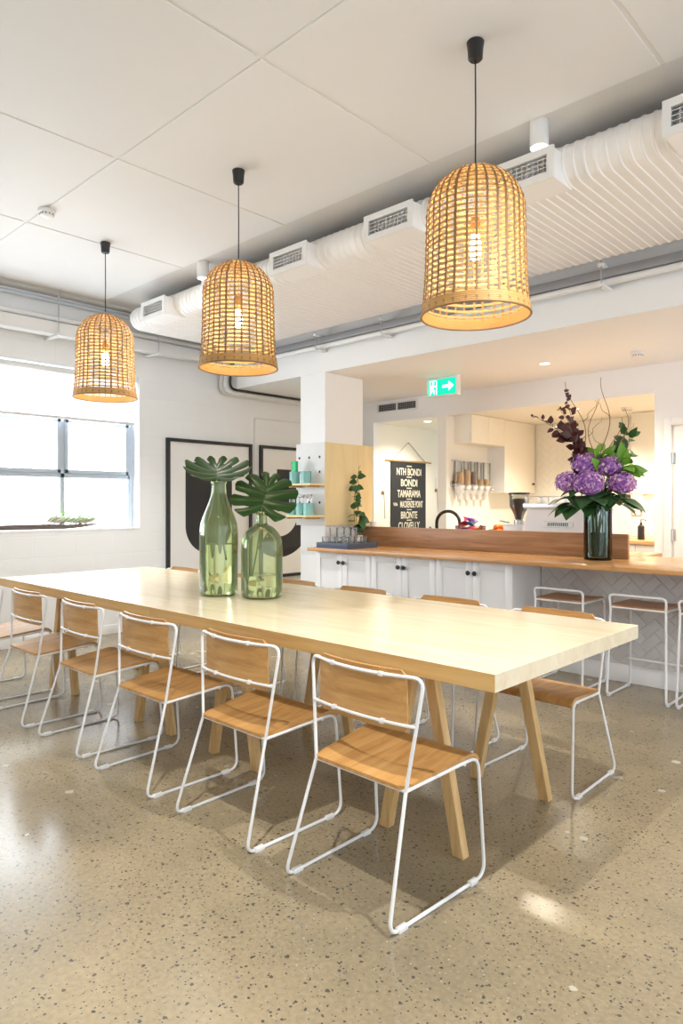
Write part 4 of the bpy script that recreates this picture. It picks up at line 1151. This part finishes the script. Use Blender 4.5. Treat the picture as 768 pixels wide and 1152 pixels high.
cols = [('magenta', (196,40,110)), ('violet', (90,60,150)), ('orange', (236,120,40)), ('blue', (60,110,180)), ('white', (226,222,214)), ('red', (200,50,40))]
pm = [plain('packet_'+n, srgb(*c), .35) for n, c in cols]
pr = {}
rnd = random.Random(21)
def packet(ci):
    o = thing('snack_packet', cols[ci][0]+' snack packet piled in the larger glass bowl', 'packet', (0,0,0), group=cols[ci][0]+' packets in the larger glass bowl')
    b = MB(); b.grid(lambda u, v: (.035*(2*u-1), .045*(2*v-1), .012*math.sin(PI*u)**.5*math.sin(PI*v)**.5+.0005), 8, 8, th=.001)
    b.grid(lambda u, v: (.035*(1-2*u), .045*(2*v-1), -.012*math.sin(PI*u)**.5*math.sin(PI*v)**.5), 8, 8, th=.001); b.build('wrapper', pm[ci], o, 50)
    b = MB(); b.box(-.035, .035, .043, .052, -.0012, .0012); b.box(-.035, .035, -.052, -.043, -.0012, .0012); b.build('crimped_end', pm[ci], o, 0)
    return o
for layer, (n, rr, zz) in enumerate(((7, .07, .06), (8, .085, .12), (8, .09, .175), (6, .06, .225), (3, .03, .26))):
    for k in range(n):
        ci = rnd.randrange(6); a = 2*PI*k/n+layer
        if ci not in pr: pr[ci] = packet(ci); o = pr[ci]
        else: o = dup(pr[ci])
        o.location = (-3.67+rr*math.cos(a), 5.70+rr*math.sin(a), CZ+zz); o.rotation_euler = (rnd.uniform(-.7,.7), rnd.uniform(-.7,.7), rnd.uniform(0,6))
of = None; om = plain('orange_peel', srgb(236,126,36), .45, bump=.15, bscale=300); rm = plain('red_peel', srgb(206,66,40), .4)
for layer, (n, rr, zz) in enumerate(((4, .045, .05), (5, .058, .10), (5, .058, .155), (3, .035, .195))):
    for k in range(n):
        a = 2*PI*k/n+layer*.7
        if of is None:
            of = thing('orange_fruit', 'small orange fruit in the smaller glass bowl', 'fruit', (0,0,0), group='orange fruit in the smaller glass bowl')
            b = MB(); b.blob((0,0,0), .029, .029, .026, 14, 10); b.build('peel', om, of)
            b = MB(); b.lathe([(0,.027),(.004,.0265),(.003,.030),(0,.030)], 8); b.build('stalk', M['stem'], of); o = of
        else: o = dup(of)
        o.location = (-3.36+rr*math.cos(a), 5.72+rr*math.sin(a), CZ+zz); o.rotation_euler = (rnd.uniform(-1,1), rnd.uniform(-1,1), 0)
# grinder
t = thing('coffee_grinder', 'white coffee grinder with clear hopper of dark beans', 'coffee grinder', (-3.035, 5.50, CZ))
b = MB(); b.box(-.095, .095, -.12, .12, 0, .235, bev=.012); b.build('body', M['white_gloss'], t, 40)
b = MB(); b.box(-.05, .05, -.123, -.119, .10, .16, bev=.002); b.build('display', M['black'], t, 30)
b = MB(); b.lathe([(0,.235),(.045,.235),(.045,.27),(.035,.275),(0,.275)], 24); b.build('collar', M['steel'], t)
b = MB(); b.lathe([(.032,.272),(.045,.32),(.084,.395),(.088,.50),(.085,.50),(.081,.398),(.042,.323),(.029,.272)], 32, loop=True); b.build('hopper', M['glass_clear'], t, 50)
b = MB(); b.lathe([(0,.276),(.028,.277),(.041,.325),(.080,.400),(.081,.455),(.03,.464),(0,.466)], 28); b.build('coffee_beans', M['beans'], t)
b = MB(); b.lathe([(0,.50),(.092,.50),(.094,.506),(.092,.516),(.02,.518),(0,.518)], 32); b.build('lid', M['black'], t)
b = MB(); b.tube([(-.04,-.1,.25), (-.11,-.12,.262)], .006, 8); b.lathe([(0,0),(.012,0),(.012,.02),(0,.02)], 12, M=T(-.115,-.12,.255)); b.build('adjuster', M['steel'], t)
# espresso machine
t = thing('espresso_machine', 'large white espresso machine with chrome badge on its sloping back', 'coffee machine', (-2.60, 5.56, CZ))
b = MB(); w0, w1 = .335, .295
vs = [(-w0,-.24,.06), (w0,-.24,.06), (w0,.24,.06), (-w0,.24,.06), (-w1,-.17,.375), (w1,-.17,.375), (w1,.24,.375), (-w1,.24,.375)]
b.add(vs, [(0,3,2,1),(4,5,6,7),(0,1,5,4),(1,2,6,5),(2,3,7,6),(3,0,4,7)])
o = b.build('body', M['white_gloss'], t, 30); bv = o.modifiers.new('edge', 'BEVEL'); bv.width = .012; bv.segments = 3
b = MB(); b.box(-.32, .32, -.20, .26, .375, .425, bev=.008); b.build('top_deck', M['white_metal'], t, 30)
b = MB(); b.box(-.318, .318, -.206, -.198, .380, .420, bev=.003); b.build('steel_strip', M['steel'], t, 30)
b = MB()
for x in (-.30, -.1, .1, .30): b.tube([(x,-.17,.42), (x,-.17,.478)], .005, 8)
for x in (-.30, .30): b.tube([(x,-.17,.478), (x,.23,.478), (x,.23,.42)], .005, 8)
b.tube([(-.30,-.17,.478), (.30,-.17,.478)], .005, 8); b.build('cup_rail', M['steel'], t)
b = MB()
for x in (-.27, .27):
    for y in (-.19, .19): b.lathe([(0,0),(.028,0),(.022,.06),(0,.065)], 16, c=(x, y, 0))
b.build('feet', M['steel'], t)
Mb = T(0, -.1995, .243) @ RX(PI/2 - math.atan2(.07, .315))
b = MB(); hw, hh = .135, .026
ol = [(hw-hh+hh*math.cos(-PI/2+PI*k/10), hh*math.sin(-PI/2+PI*k/10)) for k in range(11)] + [(-hw+hh+hh*math.cos(PI/2+PI*k/10), hh*math.sin(PI/2+PI*k/10)) for k in range(11)]
b.prism(ol, .006, Mb); b.build('badge', M['steel'], t, 30)
b = MB()
for k in range(11): b.box(-.085+.017*k-.0045, -.085+.017*k+.0045, -.014, .014, .006, .0085, M=Mb)
b.build('badge_letters', plain('dark_grey_letters', (.08,.08,.085,1), .4), t, 0)
def mug(loc, label):
    t = thing('coffee_cup', label, 'cup', loc, group='white cups on the espresso machine')
    b = MB(); b.lathe([(0,0),(.026,0),(.034,.02),(.041,.06),(.038,.06),(.031,.022),(0,.008)], 24); b.build('cup_body', M['white_gloss'], t)
    b = MB(); b.tube([(.038,0,.05), (.058,0,.048), (.060,0,.028), (.036,0,.018)], .004, 8); b.build('cup_handle', M['white_gloss'], t)
    return t
m0 = mug((-2.80, 5.47, CZ+.4255), 'white coffee cup on top of the espresso machine, left of three')
dup(m0, (-2.70, 5.50, CZ+.4255), .6, label='white coffee cup on top of the espresso machine, middle of three')
dup(m0, (-2.58, 5.46, CZ+.4255), 2.0, label='white coffee cup on top of the espresso machine, right of three')

# ------------------------------------------------------------------ kitchen fittings
t = thing('wall_cabinet', 'cream upper cabinets stepping round the cereal dispensers in the kitchen', 'cabinet', (-4.58, 7.5, 2.0))
b = MB(); b.box(.0, .225, -.74, .0, .01, .345); b.box(.0, .225, -.0, .78, -.56, .345); b.build('carcass', M['cream_gloss'], t, 0)
b = MB(); b.box(.226, .245, -.74, -.372, .012, .343, bev=.002); b.build('door', M['cream_gloss'], t, 30)
b = MB(); b.box(.226, .245, -.368, -.004, .012, .343, bev=.002); b.build('door', M['cream_gloss'], t, 30)
b = MB(); b.box(.226, .245, .0, .78, -.56, .343, bev=.002); d = b.build('door', M['cream_gloss'], t, 30)
b = MB(); b.lathe([(0,0),(.007,0),(.006,.012),(.015,.018),(.015,.028),(0,.031)], 16, M=T(.245, .70, -.44) @ RY(PI/2)); b.build('knob', M['black'], d)
b = MB(); b.box(0, .245, -.0005, .0015, -.56, .01); b.build('end_panel', M['white_gloss'], t, 0)
rk = thing('dispenser_rack', 'wall rack of steel rods holding the cereal dispensers', 'rack', (-4.58, 7.04, 1.60))
b = MB(); b.tube([(.09,-.36,.215), (.09,.36,.215)], .006, 8); b.tube([(0,-.34,.215), (.09,-.34,.215)], .006, 8); b.tube([(0,.34,.215), (.09,.34,.215)], .006, 8); b.build('upper_rod', M['steel'], rk)
b = MB(); b.box(0, .02, -.36, .36, -.10, -.03, bev=.002); b.box(.02, .14, -.36, .36, -.075, -.070); b.build('bracket_plate', M['steel'], rk, 30)
def dispenser(y, fill, mat, label):
    t = thing('cereal_dispenser', label, 'dispenser', (-4.505, y, 1.35), group='cereal dispensers on the kitchen wall')
    b = MB(); b.lathe([(.062,.17),(.064,.455),(.061,.455),(.059,.17)], 24, loop=True); b.build('clear_tube', M['glass_clear'], t, 50)
    b = MB(); b.lathe([(0,.165),(.056,.17),(.057,.17+fill*.28),(.02,.185+fill*.28),(0,.19+fill*.28)], 20); b.build('cereal', M[mat], t)
    b = MB(); b.lathe([(0,.455),(.065,.455),(.065,.465),(.02,.475),(0,.475)], 24); b.build('lid', M['white_metal'], t, 50)
    b = MB(); b.lathe([(.062,.17),(.063,.165),(.056,.09),(.030,.05),(.028,.0),(.0,.0)], 24); b.build('outlet', M['white_metal'], t)
    b = MB(); b.tube([(.04,0,.125), (.085,0,.125)], .006, 8); b.blob((.095,0,.125), .022, .022, .022); b.build('turn_knob', M['steel'], t)
for i, (fl, mt, lb) in enumerate(((.5, 'cereal', 'cereal dispenser nearest the hall opening with golden flakes'), (.62, 'cereal', 'second cereal dispenser from the left, fullest of golden flakes'), (.55, 'cereal_dark', 'cereal dispenser in the middle with dark brown cereal'),
                                    (.22, 'cereal', 'fourth cereal dispenser from the left, low on flakes'), (.25, 'cereal', 'cereal dispenser next to the tall cream cabinet'))):
    dispenser(6.76+.142*i, fl, mt, lb)
# tiled back wall panel, bench, uppers
tp = tag(empty('tiled_splashback', (-3.6, 8.2995, .92)), 'cream herringbone tiled panel on the kitchen back wall', 'tiles')
vs, fs = herring(None, -.72, 2.6, 0, .5); vs2, fs2 = herring(None, -.72, .62, .5, 1.42)
b = MB(); b.add([(x, -.001-z, y) for x, y, z in vs], fs); b.add([(x, -.001-z, y) for x, y, z in vs2], fs2); b.build('tiles', M['tile_cream'], tp, 0)
b = MB(); b.box(-.72, 2.6, -.004, -.0005, 0, .5); b.box(-.72, .62, -.004, -.0005, .5, 1.42); b.build('grout_bed', M['grout'], tp, 0)
t = thing('wall_cabinet', 'cream upper cabinets on the kitchen back wall behind the flowers', 'cabinet', (-2.0, 8.29, 1.43))
b = MB(); b.box(-.97, .98, -.31, 0, 0, .915); b.build('carcass', M['cream_gloss'], t, 0)
for x0, x1 in ((-.97,-.66), (-.655,-.12), (-.115,.43), (.435,.98)):
    b = MB(); b.box(x0, x1-.003, -.331, -.311, 0, .913, bev=.002); b.build('door', M['cream_gloss'], t, 30)
b = MB(); b.box(-.9, .9, -.20, -.17, -.010, -.001, bev=.002); b.build('light_strip', emitter('under_cabinet_led', (1,.86,.60,1), 5), t, 0)
la = bpy.data.lights.new('led_wash', 'AREA'); la.shape = 'RECTANGLE'; la.size = 1.8; la.size_y = .03; la.energy = 9; la.color = (1,.84,.58)
lo = bpy.data.objects.new('led_wash', la); C.objects.link(lo); lo.parent = t; lo.location = (0,-.185,-.014)
t = thing('kitchen_bench', 'white kitchen bench with oak top along the back wall', 'cabinet', (-2.4, 8.27, 0))
b = MB(); b.box(-1.3, 1.35, -.68, 0, .86, .90, bev=.003); b.build('bench_top', M['counter'], t, 30)
b = MB(); b.box(-1.28, 1.35, -.62, 0, .08, .86); b.box(-1.25, 1.35, -.56, 0, 0, .08); b.build('carcass', M['white_gloss'], t, 0)
for k in range(6):
    x0 = -1.28+.438*k; b = MB(); b.box(x0+.002, x0+.436, -.642, -.622, .085, .852, bev=.002); d = b.build('door', M['white_gloss'], t, 30)
    b = MB(); kx = x0+(.40 if k % 2 == 0 else .04); b.lathe([(0,0),(.007,0),(.006,.012),(.015,.018),(.015,.028),(0,.031)], 16, M=T(kx, -.642, .76) @ RX(PI/2)); b.build('knob', M['black'], d)
t = thing('soap_bottle', 'black pump bottle on the kitchen bench right of the flowers', 'bottle', (-2.82, 7.85, .90))
b = MB(); b.lathe([(0,0),(.034,0),(.036,.01),(.036,.15),(.014,.17),(.014,.19),(0,.19)], 20); b.build('bottle_body', M['black'], t)
b = MB(); b.tube([(0,0,.19), (0,0,.225), (.05,-.01,.222), (.055,-.01,.21)], .007, 8); b.build('pump', M['black'], t)
t = thing('bench_tap', 'black curved tap on the kitchen bench by the hatch edge', 'tap', (-2.42, 7.95, .90))
b = MB(); b.tube([(.10,0,0), (.10,0,.22)] + [(-.02+.12*math.cos(PI*k/12), 0, .22+.11*math.sin(PI*k/12)) for k in range(1, 13)] + [(-.14,0,.16)], .013, 12); b.build('spout', M['black'], t)
b = MB(); b.lathe([(0,0),(.026,0),(.026,.03),(0,.035)], 18, c=(.10,0,0)); b.build('tap_base', M['black'], t)
t = thing('power_outlet', 'small black framed power outlet on the cream splashback', 'outlet', (-3.03, 8.288, 1.20))
b = MB(); b.box(-.06, .06, -.008, 0, -.04, .04, bev=.002); b.build('plate', M['steel'], t, 30)
b = MB(); b.box(-.045, .045, -.010, -.008, -.028, .028); b.build('insert', M['paper'], t, 0)

# ------------------------------------------------------------------ flowers
VB = (-2.11, 5.00, CZ); VR = math.radians(22.8)
Mv = Matrix.Translation(VB) @ RZ(VR)
t = thing('flower_vase', 'tall blue green glass cylinder vase of flowers on the counter', 'vase', VB, VR)
r, h = .100, .40
b = MB(); b.lathe([(0,0),(r-.006,0),(r,.006),(r,h),(r-.005,h),(r-.005,.022),(0,.020)], 48); b.build('vase_glass', M['glass_blue'], t, 50)
b = MB(); b.lathe([(0,.022),(r-.007,.024),(r-.007,.205),(0,.205)], 40); b.build('water', water_mat('vase_water', (.45,.62,.50,1)), t, 40)
rnd = random.Random(31)
def hydrangea(x, y, z, R, label, sx):
    t = thing('hydrangea_stem', label, 'flower', VB, VR)
    b = MB()
    nfl = 150
    for k in range(nfl):                                   # four-petalled florets over a ball
        zz = 1-2*(k+.5)/nfl; a = k*2.399963
        if zz < -.55: continue
        q = math.sqrt(1-zz*zz); nrm = Vector((q*math.cos(a), q*math.sin(a), zz*.86))
        c = Vector((x, y, z)) + nrm*R*rnd.uniform(.90, 1.04); nrm.normalize()
        u = nrm.orthogonal().normalized(); w = nrm.cross(u); a0 = rnd.uniform(0, PI); pl = R*.165
        for m in range(4):
            d = u*math.cos(a0+m*PI/2)+w*math.sin(a0+m*PI/2); e = nrm.cross(d)
            st = len(b.v); 
            for p in (c, c+d*pl*.55+e*pl*.48+nrm*pl*.10, c+d*pl*1.05+nrm*pl*.05, c+d*pl*.55-e*pl*.48+nrm*pl*.10): b.v.append(tuple(p))
            b.f += [(st, st+1, st+2), (st, st+2, st+3)]
    b.blob((x, y, z), R*.86, R*.86, R*.74, 16, 10)
    b.build('bloom', M['petal'], t, 0)
    b = MB(); b.tube([(sx, y*.2, .03), (sx*.8+x*.15, y*.3, .38), (x*.7, y*.8, z-.12), (x, y, z-R*.5)], .0055, 8); b.build('stem', M['stem'], t)
    b = MB()
    for k in range(11):
        a = 2*PI*k/11+rnd.random(); L = rnd.uniform(.12, .19)
        bx = x*.75+.03*math.cos(a); by = y*.8+.03*math.sin(a); bz = max(.41, z-.17)+rnd.uniform(-.02,.07)
        blade(b, (bx, by, bz), (math.cos(a)+x*2.0, math.sin(a)-.35+y*1.0, rnd.uniform(-.15,.35)), (0,0,1), L, L*.44, .55, .15)
    b.build('leaves', M['dkgreen'], t, 50)
for x, y, z, R, lb, sx in ((-.089,.02,.715,.106,'purple hydrangea at the upper left of the bouquet',-.03), (.077,.02,.690,.097,'purple hydrangea at the upper right of the bouquet',.03), (-.205,-.03,.575,.100,'pink purple hydrangea at the far left of the bouquet',-.05),
                         (-.062,-.13,.562,.114,'largest pink purple hydrangea at the front centre of the bouquet',0), (.165,-.07,.560,.101,'purple hydrangea at the lower right of the bouquet',.05)):
    hydrangea(x, y, z, R, lb, sx)
def branch(label, paths, leafm, L0, dens, group=None, name='leafy_branch', seed=1, wr=.42, start=.35, shrink=.35):
    rnd = random.Random(seed)
    t = thing(name, label, 'branch', VB, VR, group)
    b = MB(); lf = MB()
    for P in paths:
        P = [Vector(p) for p in P]; Q = []
        for i in range(len(P)-1):
            p0 = P[max(0, i-1)]; p1 = P[i]; p2 = P[i+1]; p3 = P[min(len(P)-1, i+2)]
            for k in range(8):
                u = k/8; Q.append(.5*((2*p1)+(p2-p0)*u+(2*p0-5*p1+4*p2-p3)*u*u+(3*p1-p0-3*p2+p3)*u**3))
        Q.append(P[-1]); n = len(Q)
        b.tube(Q, [.0045*(1-.75*i/n) for i in range(n)], 7)
        for i in range(int(n*start) if P[0].z < .3 else 2, n):
            for m in range(dens if i < n*.6 else 1):
                if rnd.random() < .8:
                    tg = (Q[min(n-1, i+1)]-Q[i-1]).normalized(); a = rnd.uniform(0, 2*PI)
                    o = tg.orthogonal().normalized(); o2 = tg.cross(o)
                    d = tg*.55+(o*math.cos(a)+o2*math.sin(a))*.9
                    L = L0*rnd.uniform(.7, 1.15)*(1-shrink*i/n)
                    blade(lf, Q[i]+d*.01, d, Vector((rnd.uniform(-.5,.5), -1, rnd.uniform(0,1))), L, L*wr, rnd.uniform(.0,.3), .15, 4, 7)
    b.build('stems', M['twig'] if leafm == 'burgundy' else M['stem'], t); lf.build('foliage', M[leafm], t, 50)
branch('burgundy leaved branch at the upper left of the bouquet', [[(-.02,.02,.03), (-.04,.04,.42), (-.13,.06,.78), (-.17,.06,1.0), (-.21,.04,1.16), (-.235,.03,1.27)], [(-.13,.06,.80), (-.21,.05,.92), (-.34,.03,1.02), (-.47,.02,1.10)], [(-.10,.06,.70), (-.17,.02,.86), (-.20,.0,1.02), (-.27,.0,1.13)], [(-.08,.05,.62), (-.13,.0,.78), (-.10,.0,.92)]], 'burgundy', .088, 3, None, 'burgundy_branch', 4, .36, .5, .5)
branch('bright green leafy stem at the right of the bouquet', [[(.03,.03,.03), (.04,.05,.45), (.10,.05,.66), (.16,.03,.76)], [(.10,.05,.60), (.17,.02,.68), (.22,.0,.70)], [(.05,.06,.60), (.01,.06,.72), (.0,.05,.80)]], 'green', .18, 2, None, 'leafy_stem', 8, .22, .6, .2)
branch('dark green leafy stem at the back right of the bouquet', [[(.05,.05,.03), (.06,.07,.45), (.15,.08,.78), (.19,.08,.99)], [(.13,.08,.74), (.20,.06,.82), (.22,.06,.92)]], 'dkgreen', .13, 2, None, 'leafy_stem', 14, .26, .6)
tw = random.Random(6)
for i, (px, pz, nm) in enumerate(((-.19, 1.35, 'curly willow twig reaching highest left above the bouquet'), (.07, 1.37, 'curly willow twig reaching highest in the middle of the bouquet'), (-.04, 1.20, 'curly willow twig between the two highest twigs'), (.13, 1.06, 'short curly willow twig at the right of the bouquet'), (.20, 1.13, 'thin willow twig furthest right above the bouquet'))):
    t = thing('willow_twig', nm, 'twig', VB, VR, 'curly willow twigs in the bouquet')
    P = []; ph = tw.uniform(0, 6)
    for k in range(31):
        u = k/30; P.append(Vector((px*u**1.3+.050*math.sin(u*13+ph)*u, .05+.03*math.cos(u*9+ph)*u, .03+(pz-.03)*u)))
    b = MB(); b.tube(P, [.0062-.0042*k/30 for k in range(31)], 6)
    for s in (18, 23):
        d = tw.choice((-1, 1)); b.tube([P[s]+Vector((d*.02*j+.012*math.sin(j*2.0), 0, .028*j)) for j in range(6)], [.003-.0004*j for j in range(6)], 5)
    b.build('twig_wood', M['twig'], t)

# ------------------------------------------------------------------ window sill bowl
t = thing('leaf_shaped_tray', 'long dark leaf shaped tray of buds on the window sill', 'tray', (-6.435, 2.55, 1.059))
def boat(u, v):
    y = -.62+1.32*v; hw = .052*math.sin(PI*min(1, max(0, .02+.96*v)))**.55
    x = (2*u-1); z = .006 + .045*x*x*math.sin(PI*v)**.4 + .035*max(0, (v-.75)/.25)**2 + .018*max(0, (.3-v)/.3)
    return (x*hw, y, z)
b = MB(); b.grid(boat, 10, 40, th=.004); b.build('tray_shell', plain('dark_pod_wood', srgb(128,114,108), .45, var=.15), t, 50)
bm_ = plain('white_bud', srgb(226,222,208), .5)
bud0 = None; rnd = random.Random(17)
for k in range(9):
    if bud0 is None:
        bud0 = thing('flower_bud', 'pale flower bud with green leaves lying in the leaf shaped tray', 'flower', (0,0,0), group='pale buds in the leaf shaped tray')
        b = MB(); b.lathe([(0,0),(.010,.008),(.016,.03),(.013,.06),(.004,.085),(0,.09)], 12, M=RX(-PI/2)); b.build('bud', bm_, bud0)
        b = MB(); blade(b, (.006,-.01,0), (.25,1,.35), (0,0,1), .13, .014, .1); blade(b, (-.006,-.01,0), (-.3,1,.5), (0,0,1), .11, .014, .05); b.build('leaves', M['green'], bud0, 50)
        b = MB(); b.tube([(0,0,0), (0,-.07,-.004)], .003, 6); b.build('stem', M['stem'], bud0); o = bud0
    else: o = dup(bud0)
    o.location = (-6.435+rnd.uniform(-.015,.015), 2.74+.05*k, 1.115+rnd.uniform(0,.015)); o.rotation_euler = (rnd.uniform(.2,.55), 0, rnd.uniform(-.3,.3)); o.scale = (1.45,)*3

# ------------------------------------------------------------------ light and view
w = bpy.data.worlds.new('world'); scene.world = w; w.use_nodes = True
w.node_tree.nodes['Background'].inputs[0].default_value = (.85,.925,1,1); w.node_tree.nodes['Background'].inputs[1].default_value = 2.05
scene.view_settings.view_transform = 'Standard'; scene.view_settings.look = 'None'
scene.view_settings.gamma = 1; scene.view_settings.use_curve_mapping = False; scene.view_settings.exposure = .5
scene.cycles.max_bounces = 10; scene.cycles.diffuse_bounces = 5; scene.cycles.transparent_max_bounces = 24; scene.cycles.transmission_bounces = 10
scene.cycles.use_denoising = True; scene.cycles.denoising_prefilter = 'ACCURATE'; scene.cycles.sample_clamp_indirect = 8
